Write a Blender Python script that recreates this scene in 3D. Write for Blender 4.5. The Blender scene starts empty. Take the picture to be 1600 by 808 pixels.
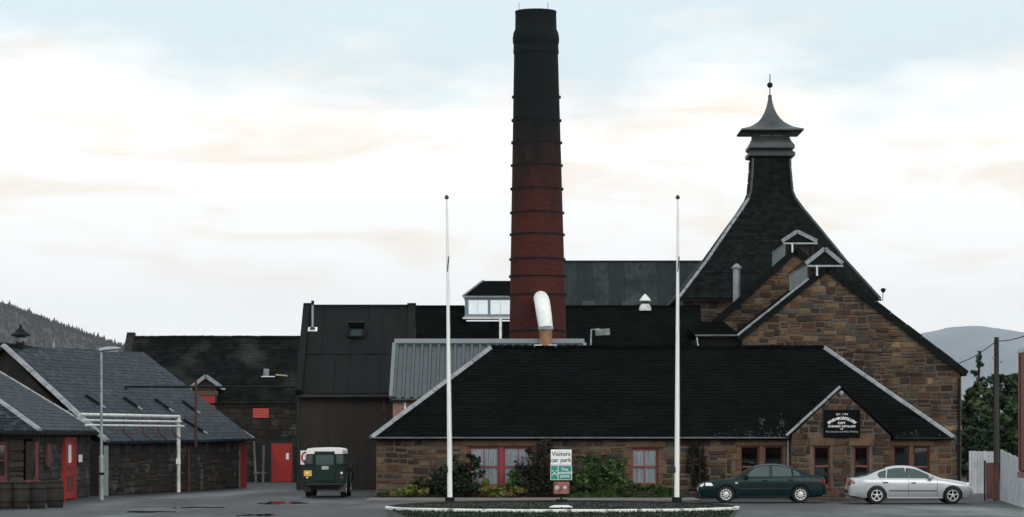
import bpy, bmesh, math, random
import numpy as np
from mathutils import Vector, Matrix
from mathutils.bvhtree import BVHTree
random.seed(7)
R = math.radians
SC = bpy.context.scene
COL = SC.collection

# ------------------------------------------------------------------ camera
F, EYE, HX, HY = 4400.0, 2.4, 800.0, 685.0      # focal length in photo pixels, eye height, vanishing point
cam = bpy.data.cameras.new('camera'); camo = bpy.data.objects.new('camera', cam); COL.objects.link(camo)
camo.location = (0, 0, EYE); camo.rotation_euler = (R(90), 0, 0)
cam.sensor_width = 36; cam.lens = 36 * F / 1600
cam.shift_y = (HY - 404) / 1600
cam.clip_start = 1; cam.clip_end = 60000
SC.camera = camo

# ------------------------------------------------------------------ sky, sun, exposure
SUN_EL, SUN_AZ = R(30), R(158)                   # weak sun through thin cloud, behind the camera to the right
w = bpy.data.worlds.new('World'); SC.world = w; w.use_nodes = True
nt = w.node_tree; N = nt.nodes; L = nt.links; N.clear()
def nd(t, **k):
    n = N.new(t)
    for a, b in k.items(): setattr(n, a, b)
    return n
def mth(op, a, b=None, c=None, clamp=False):
    n = nd('ShaderNodeMath', operation=op, use_clamp=clamp)
    for i, v in enumerate((a, b, c)):
        if v is None: continue
        if isinstance(v, (int, float)): n.inputs[i].default_value = v
        else: L.new(v, n.inputs[i])
    return n.outputs[0]
def mapr(v, a, b, c, d, smooth=True):
    n = nd('ShaderNodeMapRange'); n.interpolation_type = 'SMOOTHSTEP' if smooth else 'LINEAR'
    L.new(v, n.inputs[0])
    for i, q in enumerate((a, b, c, d)): n.inputs[i + 1].default_value = q
    return n.outputs[0]
def mixc(f, a, b, bt='MIX'):
    n = nd('ShaderNodeMix', data_type='RGBA', blend_type=bt)
    for s, v in ((n.inputs[0], f), (n.inputs[6], a), (n.inputs[7], b)):
        if isinstance(v, tuple): s.default_value = (*v, 1)
        elif isinstance(v, (int, float)): s.default_value = v
        else: L.new(v, s)
    return n.outputs[2]
tc = nd('ShaderNodeTexCoord'); D = tc.outputs['Generated']
sep = nd('ShaderNodeSeparateXYZ'); L.new(D, sep.inputs[0]); el = sep.outputs[2]
def wnoise(scale, stretch, detail=5, off=0.0, rough=.55, dist=0.0):
    m = nd('ShaderNodeMapping'); L.new(D, m.inputs[0]); m.inputs['Scale'].default_value = (scale, scale, scale * stretch)
    m.inputs['Location'].default_value = (off, off * .7, off * 1.3)
    n = nd('ShaderNodeTexNoise'); L.new(m.outputs[0], n.inputs[0]); n.inputs['Scale'].default_value = 1
    n.inputs['Detail'].default_value = detail; n.inputs['Roughness'].default_value = rough; n.inputs['Distortion'].default_value = dist
    return n.outputs[0]
sky = nd('ShaderNodeTexSky', sky_type='NISHITA', sun_disc=False, sun_elevation=SUN_EL, sun_rotation=SUN_AZ)
sky.air_density = 1.0; sky.dust_density = 1.5; sky.ozone_density = 2.0
dot = nd('ShaderNodeVectorMath', operation='DOT_PRODUCT'); L.new(D, dot.inputs[0])
dot.inputs[1].default_value = (math.sin(SUN_AZ) * math.cos(SUN_EL), math.cos(SUN_AZ) * math.cos(SUN_EL), math.sin(SUN_EL))
glow = mapr(dot.outputs['Value'], -1.0, 1.0, 13.3, 14.2)          # thin bright cloud all round
big = wnoise(9, 3.2, 4, 3.1); patch = wnoise(16, 4.0, 6, 7.7, .6, .6); wisp = wnoise(34, 3.4, 6, 1.3, .6, .8)
edge = mth('ADD', el, mth('MULTIPLY', mth('SUBTRACT', big, .5), .12))
clear = mth('MULTIPLY', mapr(edge, .108, .148, 0, 1), mapr(el, .2, .9, .9, .62))
warm = mapr(patch, .44, .70, 0, 1)
warm = mth('MULTIPLY', warm, mapr(el, .035, .08, .3, 1))
grey = mth('MULTIPLY', mapr(wisp, .46, .74, 0, 1), warm)
cloud = mixc(mth('MULTIPLY', warm, .8), (1.0, .983, .945), (.925, .80, .65))
cloud = mixc(mth('MULTIPLY', grey, .45), cloud, (.85, .71, .64))
blue = mixc(.12, (7.9, 9.4, 9.9), sky.outputs[0])
glow = mth('MULTIPLY', glow, mapr(el, .0, .10, 1.16, 1.0))
gl = nd('ShaderNodeVectorMath', operation='SCALE'); L.new(cloud, gl.inputs[0]); L.new(glow, gl.inputs['Scale'])
bs = nd('ShaderNodeVectorMath', operation='SCALE'); L.new(blue, bs.inputs[0]); L.new(mapr(dot.outputs['Value'], -1.0, 1.0, 1.06, 1.0), bs.inputs['Scale'])
final = mixc(clear, gl.outputs[0], bs.outputs[0])
bg = nd('ShaderNodeBackground'); L.new(final, bg.inputs[0]); bg.inputs[1].default_value = 0.1
out = nd('ShaderNodeOutputWorld'); L.new(bg.outputs[0], out.inputs[0])

sd = bpy.data.lights.new('sun', 'SUN'); sd.energy = 1.2; sd.angle = R(40); sd.color = (1, .95, .88)
so = bpy.data.objects.new('sun', sd); COL.objects.link(so)
so.rotation_euler = (R(90) - SUN_EL, 0, math.pi - SUN_AZ)
so.location = (20, -40, 60)

SC.view_settings.view_transform = 'Standard'; SC.view_settings.look = 'None'
SC.view_settings.exposure = 0.0; SC.view_settings.gamma = 1
SC.cycles.use_denoising = True
SC.cycles.max_bounces = 6; SC.cycles.diffuse_bounces = 3; SC.cycles.glossy_bounces = 3
SC.cycles.transparent_max_bounces = 12; SC.cycles.volume_bounces = 0
SC.cycles.caustics_reflective = False; SC.cycles.caustics_refractive = False

# ------------------------------------------------------------------ helpers
def X(px, Y): return (px - HX) / F * Y
def Z(py, Y): return EYE + (HY - py) / F * Y
def P(px, py, Y): return Vector((X(px, Y), Y, Z(py, Y)))
def gy(py): return EYE * F / (py - HY)           # distance of a ground point seen at row py
def V3(*a): return Vector(a)

WL = {}                                           # world location of every thing and part
def thing(name, label, cat, loc=(0, 0, 0), group=None, rz=0):
    o = bpy.data.objects.new(name, None); COL.objects.link(o); o.location = loc; o.rotation_euler = (0, 0, rz)
    o.empty_display_size = .2
    o['label'] = label; o['category'] = cat
    if group: o['group'] = group
    WL[o] = Vector(loc); return o
def tag(o, label, cat, group=None):
    o['label'] = label; o['category'] = cat
    if group: o['group'] = group
    return o
def kind(o, k, label=None):
    o['kind'] = k
    if label: o['label'] = label
    return o

class MB:
    def __init__(s): s.v = []; s.f = []
    def add(s, vs, fs):
        n = len(s.v); s.v += [tuple(p) for p in vs]; s.f += [tuple(i + n for i in q) for q in fs]; return s
    def box(s, x0, x1, y0, y1, z0, z1):
        return s.add([(x0,y0,z0),(x1,y0,z0),(x1,y1,z0),(x0,y1,z0),(x0,y0,z1),(x1,y0,z1),(x1,y1,z1),(x0,y1,z1)],
                     [(0,3,2,1),(4,5,6,7),(0,1,5,4),(1,2,6,5),(2,3,7,6),(3,0,4,7)])
    def bar(s, a, b, wd, ht, up=None):
        """box along a-b, wd across, ht in the up direction"""
        a = Vector(a); b = Vector(b); d = (b - a).normalized()
        u = Vector(up) if up is not None else (Vector((0,0,1)) if abs(d.z) < .95 else Vector((0,1,0)))
        sd_ = d.cross(u).normalized() * (wd / 2); u = sd_.cross(d).normalized() * (ht / 2)
        vs = [a - sd_ - u, a + sd_ - u, a + sd_ + u, a - sd_ + u, b - sd_ - u, b + sd_ - u, b + sd_ + u, b - sd_ + u]
        return s.add(vs, [(0,1,2,3),(7,6,5,4),(0,4,5,1),(1,5,6,2),(2,6,7,3),(3,7,4,0)])
    def prism(s, pts, vec):
        """closed prism from a planar outline and an extrusion vector"""
        vec = Vector(vec); n = len(pts); vs = [Vector(p) for p in pts]; vs += [p + vec for p in vs]
        return s.add(vs, [tuple(range(n)), tuple(range(2*n-1, n-1, -1))] + [(i, i+n, (i+1)%n+n, (i+1)%n) for i in range(n)])
    def poly(s, pts): return s.add(pts, [tuple(range(len(pts)))])
    def tube(s, pts, r, n=10, cap=True):
        pts = [Vector(p) for p in pts]; rs = r if isinstance(r, (list, tuple)) else [r]*len(pts)
        base = len(s.v); ref = None
        for i, p in enumerate(pts):
            d = (pts[min(i+1, len(pts)-1)] - pts[max(i-1, 0)]).normalized()
            if ref is None: ref = d.orthogonal().normalized()
            a = (ref - d * ref.dot(d)).normalized(); ref = a; b = d.cross(a)
            for k in range(n):
                t = 2*math.pi*k/n; s.v.append(tuple(p + (a*math.cos(t) + b*math.sin(t)) * rs[i]))
        for i in range(len(pts)-1):
            for k in range(n):
                s.f.append((base+i*n+k, base+i*n+(k+1)%n, base+(i+1)*n+(k+1)%n, base+(i+1)*n+k))
        if cap:
            s.f.append(tuple(base+k for k in reversed(range(n)))); s.f.append(tuple(base+(len(pts)-1)*n+k for k in range(n)))
        return s
    def lathe(s, prof, c=(0,0,0), n=24, axis='z', lean=0.0, cap=True):
        base = len(s.v); c = Vector(c)
        for r, z in prof:
            for k in range(n):
                t = 2*math.pi*k/n
                p = Vector((r*math.cos(t) + lean*z, r*math.sin(t), z))
                if axis == 'y': p = Vector((r*math.cos(t), z, r*math.sin(t)))
                if axis == 'x': p = Vector((z, r*math.cos(t), r*math.sin(t)))
                s.v.append(tuple(c + p))
        for i in range(len(prof)-1):
            for k in range(n):
                s.f.append((base+i*n+k, base+i*n+(k+1)%n, base+(i+1)*n+(k+1)%n, base+(i+1)*n+k))
        if cap:
            s.f.append(tuple(base+k for k in reversed(range(n)))); s.f.append(tuple(base+(len(prof)-1)*n+k for k in range(n)))
        return s
    def build(s, name, m, parent=None, smooth=False, angle=35, bevel=0):
        W = WL.get(parent, Vector((0,0,0))) if parent else Vector((0,0,0))
        me = bpy.data.meshes.new(name)
        me.from_pydata([(x-W.x, y-W.y, z-W.z) for x, y, z in s.v], [], s.f)
        bm = bmesh.new(); bm.from_mesh(me)
        if bevel:
            bmesh.ops.bevel(bm, geom=list(bm.edges), offset=bevel, segments=1, affect='EDGES')
        bmesh.ops.recalc_face_normals(bm, faces=bm.faces); bm.to_mesh(me); bm.free()
        if smooth:
            me.shade_smooth(); me.set_sharp_from_angle(angle=R(angle))
        me.materials.append(m)
        o = bpy.data.objects.new(name, me); COL.objects.link(o)
        if parent: o.parent = parent
        WL[o] = W.copy()
        return o
def loose(name, me, M, parent):
    """an object that shares mesh data, placed by a world matrix"""
    o = bpy.data.objects.new(name, me); COL.objects.link(o); o.parent = parent
    o.matrix_basis = Matrix.Translation(-WL[parent]) @ M; return o

# ------------------------------------------------------------------ materials
def mat(name, col, rough=.8, col2=None, c2at=(.45, .65), scale=2.0, var=.25, vscale=9.0, bump=.0, bscale=30.0, spec=.4, metal=0,
        rnd=None, ramp=None, stretch=(1,1,1), coat=0, streak=None, stain=None):
    m = bpy.data.materials.new(name); m.use_nodes = True; t = m.node_tree; ns = t.nodes; ln = t.links
    b = ns['Principled BSDF']; b.inputs['Roughness'].default_value = rough; b.inputs['Specular IOR Level'].default_value = spec
    b.inputs['Metallic'].default_value = metal; b.inputs['Coat Weight'].default_value = coat; b.inputs['Coat Roughness'].default_value = .08
    g = ns.new('ShaderNodeNewGeometry'); mp = ns.new('ShaderNodeMapping'); ln.new(g.outputs['Position'], mp.inputs[0]); mp.inputs['Scale'].default_value = stretch
    def noise(sc, det=4):
        n = ns.new('ShaderNodeTexNoise'); ln.new(mp.outputs[0], n.inputs[0]); n.inputs['Scale'].default_value = sc; n.inputs['Detail'].default_value = det; return n
    def mix(f, a, c, bt='MIX'):
        n = ns.new('ShaderNodeMix'); n.data_type = 'RGBA'; n.blend_type = bt
        for s_, v in ((n.inputs[0], f), (n.inputs[6], a), (n.inputs[7], c)):
            if isinstance(v, tuple): s_.default_value = (*v, 1)
            elif isinstance(v, (int, float)): s_.default_value = v
            else: ln.new(v, s_)
        return n.outputs[2]
    def rng(v, a, c, d=0, e=1):
        n = ns.new('ShaderNodeMapRange'); ln.new(v, n.inputs[0])
        for i, q in enumerate((a, c, d, e)): n.inputs[i+1].default_value = q
        return n.outputs[0]
    c = tuple(col)
    if rnd:
        src = ns.new('ShaderNodeObjectInfo').outputs['Random'] if rnd == 'object' else g.outputs['Random Per Island']
        if ramp:
            cr = ns.new('ShaderNodeValToRGB'); cr.color_ramp.interpolation = 'CONSTANT'
            e = cr.color_ramp.elements
            while len(e) < len(ramp): e.new(.5)
            for i, q in enumerate(ramp): e[i].position = i/len(ramp); e[i].color = (*q, 1)
            ln.new(src, cr.inputs[0]); c = cr.outputs[0]
        else:
            c = mix(rng(src, 0, 1, 0, 1), tuple(x*.45 for x in col), tuple(min(1, x*1.65) for x in col))
    if col2:
        n = noise(scale, 6); c = mix(rng(n.outputs[0], *c2at), c, tuple(col2))
    if streak:
        mp2 = ns.new('ShaderNodeMapping'); ln.new(g.outputs['Position'], mp2.inputs[0]); mp2.inputs['Scale'].default_value = (1, 1, .08)
        n = ns.new('ShaderNodeTexNoise'); ln.new(mp2.outputs[0], n.inputs[0]); n.inputs['Scale'].default_value = 3.5; n.inputs['Detail'].default_value = 5
        c = mix(rng(n.outputs[0], .45, .7, 0, streak[1]), c, tuple(streak[0]))
    if var:
        n = noise(vscale, 5); c = mix(1.0, c, None or (1,1,1), 'MULTIPLY') if False else c
        hv = ns.new('ShaderNodeHueSaturation'); ln.new(rng(n.outputs[0], .25, .75, 1-var, 1+var), hv.inputs['Value'])
        if isinstance(c, tuple): hv.inputs['Color'].default_value = (*c, 1)
        else: ln.new(c, hv.inputs['Color'])
        c = hv.outputs[0]
        ln.new(rng(n.outputs[0], .2, .8, max(.05, rough-.12), min(1, rough+.12)), b.inputs['Roughness'])
    if isinstance(c, tuple): b.inputs['Base Color'].default_value = (*c, 1)
    else: ln.new(c, b.inputs['Base Color'])
    if stain:
        n = noise(.55, 5); hv2 = ns.new('ShaderNodeHueSaturation'); ln.new(rng(n.outputs[0], .35, .65, *(stain[0]*1.0, 1.25)), hv2.inputs['Value'])
        ln.new(b.inputs['Base Color'].links[0].from_socket, hv2.inputs['Color']); ln.new(hv2.outputs[0], b.inputs['Base Color'])
    if bump:
        n = noise(bscale, 6); bp = ns.new('ShaderNodeBump'); ln.new(n.outputs[0], bp.inputs['Height'])
        bp.inputs['Strength'].default_value = bump; bp.inputs['Distance'].default_value = .03; ln.new(bp.outputs[0], b.inputs['Normal'])
    return m
def glassmat(name, tint=(.75,.82,.85), refl=.12):
    m = bpy.data.materials.new(name); m.use_nodes = True; t = m.node_tree; ns = t.nodes; ns.remove(ns['Principled BSDF'])
    a = ns.new('ShaderNodeBsdfTransparent'); a.inputs[0].default_value = (*tint, 1)
    b = ns.new('ShaderNodeBsdfGlossy'); b.inputs['Roughness'].default_value = .03
    fr = ns.new('ShaderNodeFresnel'); fr.inputs[0].default_value = 1.5
    ad = ns.new('ShaderNodeMath'); ad.operation = 'ADD'; ad.use_clamp = True; t.links.new(fr.outputs[0], ad.inputs[0]); ad.inputs[1].default_value = refl
    mx = ns.new('ShaderNodeMixShader'); t.links.new(ad.outputs[0], mx.inputs[0]); t.links.new(a.outputs[0], mx.inputs[1]); t.links.new(b.outputs[0], mx.inputs[2])
    t.links.new(mx.outputs[0], ns['Material Output'].inputs[0]); return m

STONES = [(.078,.066,.052),(.052,.047,.042),(.0765,.0360,.0216),(.1035,.0594,.0306),(.0450,.0216,.0153),(.1350,.0828,.0450),(.0630,.0378,.0270),(.0378,.0306,.0270),(.0945,.0450,.0243),(.0594,.0468,.0360),(.0306,.0180,.0144),(.1152,.0702,.0360),(.0540,.0252,.0171)]
STONES2 = [(.082,.070,.056),(.056,.050,.044),(.1040,.0624,.0304),(.0680,.0336,.0192),(.1400,.0896,.0480),(.0496,.0272,.0176),(.0920,.0528,.0280),(.0624,.0464,.0336),(.1200,.0704,.0336),(.0400,.0232,.0160),(.0784,.0384,.0224),(.1720,.1200,.0720),(.0320,.0208,.0160)]
DARKST = [(.0175,.0130,.0113),(.0238,.0175,.0138),(.0125,.0095,.0085),(.0300,.0238,.0188),(.0213,.0138,.0105),(.0400,.0351,.0300)]
M = dict(
    stone=mat('rubble_stone', (.2,.1,.1), .9, rnd='object', ramp=STONES, var=.4, vscale=7, stain=(.35,.55), bump=.6, bscale=22),
    stone_i=mat('rubble_stone_small', (.2,.1,.1), .9, rnd='island', ramp=STONES, var=.4, vscale=7, stain=(.35,.55), bump=.6, bscale=22),
    stone2=mat('gable_stone', (.2,.1,.1), .9, rnd='object', ramp=STONES2, var=.4, vscale=7, stain=(.35,.55), bump=.6, bscale=22),
    stone2_i=mat('gable_stone_small', (.2,.1,.1), .9, rnd='island', ramp=STONES2, var=.4, vscale=7, stain=(.35,.55), bump=.6, bscale=22),
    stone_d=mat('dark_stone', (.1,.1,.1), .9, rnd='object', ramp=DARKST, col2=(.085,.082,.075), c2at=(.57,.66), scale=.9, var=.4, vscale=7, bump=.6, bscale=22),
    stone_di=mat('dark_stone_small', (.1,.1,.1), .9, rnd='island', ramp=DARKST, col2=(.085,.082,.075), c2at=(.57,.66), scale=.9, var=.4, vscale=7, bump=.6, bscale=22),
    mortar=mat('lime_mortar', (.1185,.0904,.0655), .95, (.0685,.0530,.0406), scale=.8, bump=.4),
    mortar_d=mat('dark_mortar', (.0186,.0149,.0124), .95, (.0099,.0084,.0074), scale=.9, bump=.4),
    dressed=mat('dressed_sandstone', (.1275,.0765,.0433), .9, (.0816,.0485,.0306), scale=2.5, bump=.3),
    slate_b=mat('black_slate', (.0020,.0027,.0027), .95, rnd='island', col2=(.0038,.0056,.0047), c2at=(.5,.7), scale=.7, var=.35, spec=.05, bump=.3),
    slate_k=mat('kiln_slate', (.0061,.0083,.0079), .9, rnd='island', col2=(.0180,.0198,.0180), c2at=(.58,.78), scale=.8, var=.4, spec=.07, bump=.3),
    slate_l=mat('lichen_slate', (.0048,.0060,.0060), .9, rnd='island', col2=(.034,.038,.033), c2at=(.50,.72), scale=.45, var=.5, vscale=6, spec=.07, bump=.3),
    slate_w=mat('slate_sky_sheen', (.0075,.0140,.0215), .62, rnd='island', col2=(.040,.060,.078), c2at=(.53,.66), scale=3.2, var=.6, vscale=9, spec=.16, bump=.3),  # blue sky sheen of the wet roofs is put into the base colour
    felt=mat('bitumen_sheet', (.0032,.0044,.0046), .8, rnd='island', col2=(.0052,.0065,.0063), scale=.8, var=.25, spec=.2, bump=.3),
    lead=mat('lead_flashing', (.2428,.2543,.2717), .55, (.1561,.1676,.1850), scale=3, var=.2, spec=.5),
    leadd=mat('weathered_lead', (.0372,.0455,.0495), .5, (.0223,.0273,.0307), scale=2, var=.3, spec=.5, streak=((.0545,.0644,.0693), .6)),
    brick=None,
    iron=mat('black_iron', (.008,.009,.010), .75, var=.2, spec=.15),
    clad=mat('grey_cladding', (.0605,.0767,.0860), .45, (.0465,.0605,.0674), scale=1.5, var=.12, spec=.45, streak=((.0372,.0465,.0512), .5)),
    cladcap=mat('pale_cladding_trim', (.14,.1645,.1785), .5, var=.12),
    corr=mat('weathered_corrugated_sheet', (.022,.032,.034), .75, (.012,.019,.020), scale=.5, var=.3, rnd='object', streak=((.008,.012,.012), .9), spec=.2),
    render=mat('brown_roughcast', (.030,.0235,.0185), .95, (.021,.017,.0145), scale=.7, var=.3, bump=.8, bscale=14, streak=((.016,.0135,.012), .7)),
    pink=mat('pink_harling', (.315,.1913,.1575), .95, (.2475,.1575,.1275), scale=1.5, bump=.5),
    red=mat('red_paint', (.3612,.0217,.0159), .45, (.2746,.0181,.0145), scale=1.2, var=.12),
    redw=mat('crimson_window_paint', (.2356,.0309,.0421), .5, (.1852,.0253,.0336), scale=2, var=.15),
    redd=mat('faded_red_paint', (.125,.026,.022), .6, (.08,.02,.017), scale=2, var=.2),
    white=mat('white_paint', (.80,.80,.78), .5, (.62,.61,.58), c2at=(.55,.75), scale=1.5, var=.08),
    polewhite=mat('flagpole_white', (.86,.86,.84), .35, (.66,.65,.62), c2at=(.60,.78), scale=2.2, var=.06, stretch=(1,1,.3)),
    kerbw=mat('worn_kerb_paint', (.78,.76,.72), .7, (.20,.19,.17), c2at=(.56,.66), scale=3, var=.15, bump=.3),
    grey=mat('galvanised_steel', (.30,.34,.37), .45, (.22,.25,.28), scale=3, var=.15, metal=.3),
    pale=mat('pale_boarding', (.225,.255,.255), .7, (.1275,.15,.1425), scale=2, var=.25, streak=((.075,.0975,.0825), .7)),
    pvc=mat('white_pipe', (.72,.73,.72), .4, (.5,.5,.48), scale=3, var=.1),
    tan=mat('rusty_duct', (.2856,.1496,.0748), .6, (.1632,.0748,.0374), scale=3, var=.2),
    dark=mat('void_shade', (.012,.012,.013), .9, var=0),  # near-black colour stands in for shade inside rooms, holes and the alcove
    wood=mat('old_oak', (.0248,.0187,.0143), .8, (.0138,.0110,.0094), scale=4, var=.3, bump=.3),
    greywood=mat('grey_timber', (.15,.14,.125), .9, (.09,.08,.07), scale=4, var=.3, bump=.3, stretch=(1,1,.2)),
    pole=mat('tarred_timber', (.0420,.0360,.0312), .9, (.0240,.0210,.0180), scale=3, var=.3, bump=.4, stretch=(1,1,.15)),
    tarmac=mat('wet_tarmac', (.0420,.0436,.0468), .62, (.0291,.0307,.0331), c2at=(.42,.62), scale=.35, var=.22, vscale=2.0, bump=.25, bscale=60, spec=.35, stretch=(1,.25,1)),
    road=mat('dark_tarmac', (.0169,.0203,.0203), .7, (.0253,.0281,.0281), c2at=(.45,.65), scale=.5, var=.2, vscale=3, bump=.25, bscale=60, stretch=(1,.25,1)),
    path=mat('gritty_path', (.1482,.1281,.1155), .85, (.1092,.0999,.0936), scale=.8, var=.2, bump=.3, bscale=50, stretch=(1,.3,1)),
    soil=mat('dark_soil', (.0084,.0102,.0102), .95, (.0156,.0180,.0144), scale=1.5, var=.4, bump=.8, bscale=18),
    puddle=mat('puddle_water', (.012,.013,.014), .04, var=0, spec=.5),
    field=mat('rough_grass', (.035,.042,.022), .95, (.055,.05,.03), scale=.02, var=.3, vscale=.2),
    woodfloor=mat('hazed_forest_floor', (.046,.044,.043), 1, (.036,.036,.035), scale=.004, var=.2, vscale=.02),  # same haze-paled tone as the conifers, put into the colour
    moor=mat('hazed_moorland', (.1903,.1776,.1903), 1, (.1269,.1232,.1269), scale=.0012, var=.25, vscale=.006),  # distance haze partly put into this pale purple colour
    conif=mat('hazed_conifer', (.046,.044,.043), .95, (.036,.038,.036), scale=.01, var=.1, vscale=.05),  # hill haze partly painted in: paler and greyer than plain conifers
    leaf=mat('leaf_green', (.0360,.0675,.0180), .7, rnd='island', var=.3, vscale=3, spec=.2),
    leafd=mat('leaf_dark', (.0108,.0186,.0078), .7, rnd='island', var=.3, vscale=3, spec=.2),
    leafb=mat('leaf_brownish', (.0168,.0151,.0076), .7, rnd='island', var=.3, vscale=3, spec=.2),
    leafy=mat('leaf_yellow', (.13,.13,.025), .7, rnd='island', ramp=[(.10,.14,.025),(.16,.15,.03),(.07,.12,.025),(.22,.12,.03),(.09,.13,.03)], var=.3, vscale=3, spec=.2),
    leafg=mat('leaf_bright', (.0242,.0572,.0097), .7, rnd='island', var=.3, vscale=3, spec=.2),
    treel=mat('tree_leaf', (.0475,.0736,.0309), .8, rnd='island', var=.35, vscale=1.2, spec=.07),
    treeb=mat('tree_leaf_blue', (.0423,.0721,.0446), .8, rnd='island', var=.35, vscale=1.2, spec=.07),
    bark=mat('bark', (.0420,.0350,.0280), .95, var=.3, bump=.5),
    curtain=mat('net_curtain', (.6278,.6683,.7088), .9, (.4860,.5265,.5670), scale=4, var=.12, stretch=(6,1,.3)),
    glass=glassmat('window_glass', (.94,.96,.97), .0),
    glassd=glassmat('dark_window_glass', (.30,.34,.36), .03),
    tyre=mat('tyre_rubber', (.0128,.0128,.0136), .85, var=.2),
    alloy=mat('silver_alloy', (.62,.63,.64), .35, metal=.5, var=.05),
    cgreen=mat('dark_green_car_paint', (.004,.017,.019), .3, var=0, coat=.12, spec=.12),
    csilver=mat('silver_car_paint', (.4592,.4756,.5002), .32, var=0, metal=.35, coat=.8, spec=.5),
    lgreen=mat('land_vehicle_green', (.0054,.0203,.0153), .4, var=.1, coat=0, spec=.2),
    trim=mat('black_plastic', (.012,.012,.013), .55, var=.1),
    carglass=mat('tinted_glass', (.045,.07,.07), .06, var=0, spec=.5),
    lens=mat('clear_lamp_lens', (.82,.84,.84), .12, var=0, spec=.7),
    redlens=mat('red_lamp_lens', (.20,.010,.012), .15, var=0, spec=.6),
    yellow=mat('yellow_plate', (.80,.42,.03), .4, var=.05),
    signw=mat('sign_white', (.86,.88,.88), .4, (.74,.77,.77), scale=6, var=.05),
    signg=mat('sign_green', (.02,.26,.20), .4, var=.08),
    signb=mat('sign_black', (.005,.005,.006), .8, var=.1, spec=.05),
    ink=mat('black_lettering', (.012,.012,.012), .5, var=0),
    inkw=mat('white_lettering', (.90,.90,.88), .5, var=0),
    inkg=mat('faint_lettering', (.42,.43,.43), .5, var=0),
    signp=mat('faded_pink_panel', (.30,.125,.105), .6, (.16,.07,.06), c2at=(.45,.6), scale=5, var=.2),
    lorry=mat('oxide_red_lorry_side', (.18,.0375,.0285), .55, (.1275,.03,.024), scale=.8, var=.15),
    rust=mat('rusty_sheet', (.0825,.0225,.0165), .85, (.0488,.0165,.0135), scale=2, var=.3),
    wfence=mat('whitewashed_board', (.5400,.5580,.5850), .7, (.3780,.3960,.4230), c2at=(.5,.7), scale=1.2, var=.12, streak=((.2700,.2880,.2970), .6)),
)
# tarmac: worn patches, tyre-polished bands and damp areas where the surface is smoother
def weather_tarmac(m):
    t = m.node_tree; ns = t.nodes; ln = t.links; b = ns['Principled BSDF']; g = ns.new('ShaderNodeNewGeometry')
    def nz(sc, st, det, a, c, d, e):
        mp = ns.new('ShaderNodeMapping'); ln.new(g.outputs['Position'], mp.inputs[0]); mp.inputs['Scale'].default_value = st
        n = ns.new('ShaderNodeTexNoise'); ln.new(mp.outputs[0], n.inputs[0]); n.inputs['Scale'].default_value = sc; n.inputs['Detail'].default_value = det
        r_ = ns.new('ShaderNodeMapRange'); ln.new(n.outputs[0], r_.inputs[0])
        for i, q in enumerate((a, c, d, e)): r_.inputs[i+1].default_value = q
        return r_.outputs[0]
    damp = nz(.5, (.35,.10,1), 5, .46, .60, 0, 1)
    rm = ns.new('ShaderNodeMix'); ln.new(damp, rm.inputs[0]); rm.inputs[2].default_value = .72; rm.inputs[3].default_value = .34
    ln.new(rm.outputs[0], b.inputs['Roughness'])
    base = b.inputs['Base Color'].links[0].from_socket
    h = ns.new('ShaderNodeHueSaturation'); ln.new(base, h.inputs['Color'])
    ml = ns.new('ShaderNodeMath'); ml.operation = 'MULTIPLY'; ln.new(nz(.9, (.5,.09,1), 6, .35, .65, .72, 1.25), ml.inputs[0])
    dm = ns.new('ShaderNodeMath'); dm.operation = 'MULTIPLY_ADD'; ln.new(damp, dm.inputs[0]); dm.inputs[1].default_value = -.30; dm.inputs[2].default_value = 1.0
    ln.new(dm.outputs[0], ml.inputs[1]); ln.new(ml.outputs[0], h.inputs['Value']); ln.new(h.outputs[0], b.inputs['Base Color'])
    v = ns.new('ShaderNodeTexVoronoi'); v.feature = 'DISTANCE_TO_EDGE'; mp = ns.new('ShaderNodeMapping'); ln.new(g.outputs['Position'], mp.inputs[0]); mp.inputs['Scale'].default_value = (.25,.12,1)
    wn = ns.new('ShaderNodeTexNoise'); ln.new(mp.outputs[0], wn.inputs[0]); wn.inputs['Scale'].default_value = 3
    ad = ns.new('ShaderNodeMix'); ad.data_type = 'RGBA'; ad.inputs[0].default_value = .12; ln.new(mp.outputs[0], ad.inputs[6]); ln.new(wn.outputs['Color'], ad.inputs[7])
    ln.new(ad.outputs[2], v.inputs['Vector']); v.inputs['Scale'].default_value = 1.0
    cr = ns.new('ShaderNodeMapRange'); ln.new(v.outputs['Distance'], cr.inputs[0])
    for i, q in enumerate((.003, .012, .45, 1)): cr.inputs[i+1].default_value = q
    mc = ns.new('ShaderNodeMix'); mc.data_type = 'RGBA'; mc.blend_type = 'MULTIPLY'; mc.inputs[0].default_value = 1; ln.new(h.outputs[0], mc.inputs[6]); ln.new(cr.outputs[0], mc.inputs[7]); ln.new(mc.outputs[2], b.inputs['Base Color'])
weather_tarmac(M['tarmac'])
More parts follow.
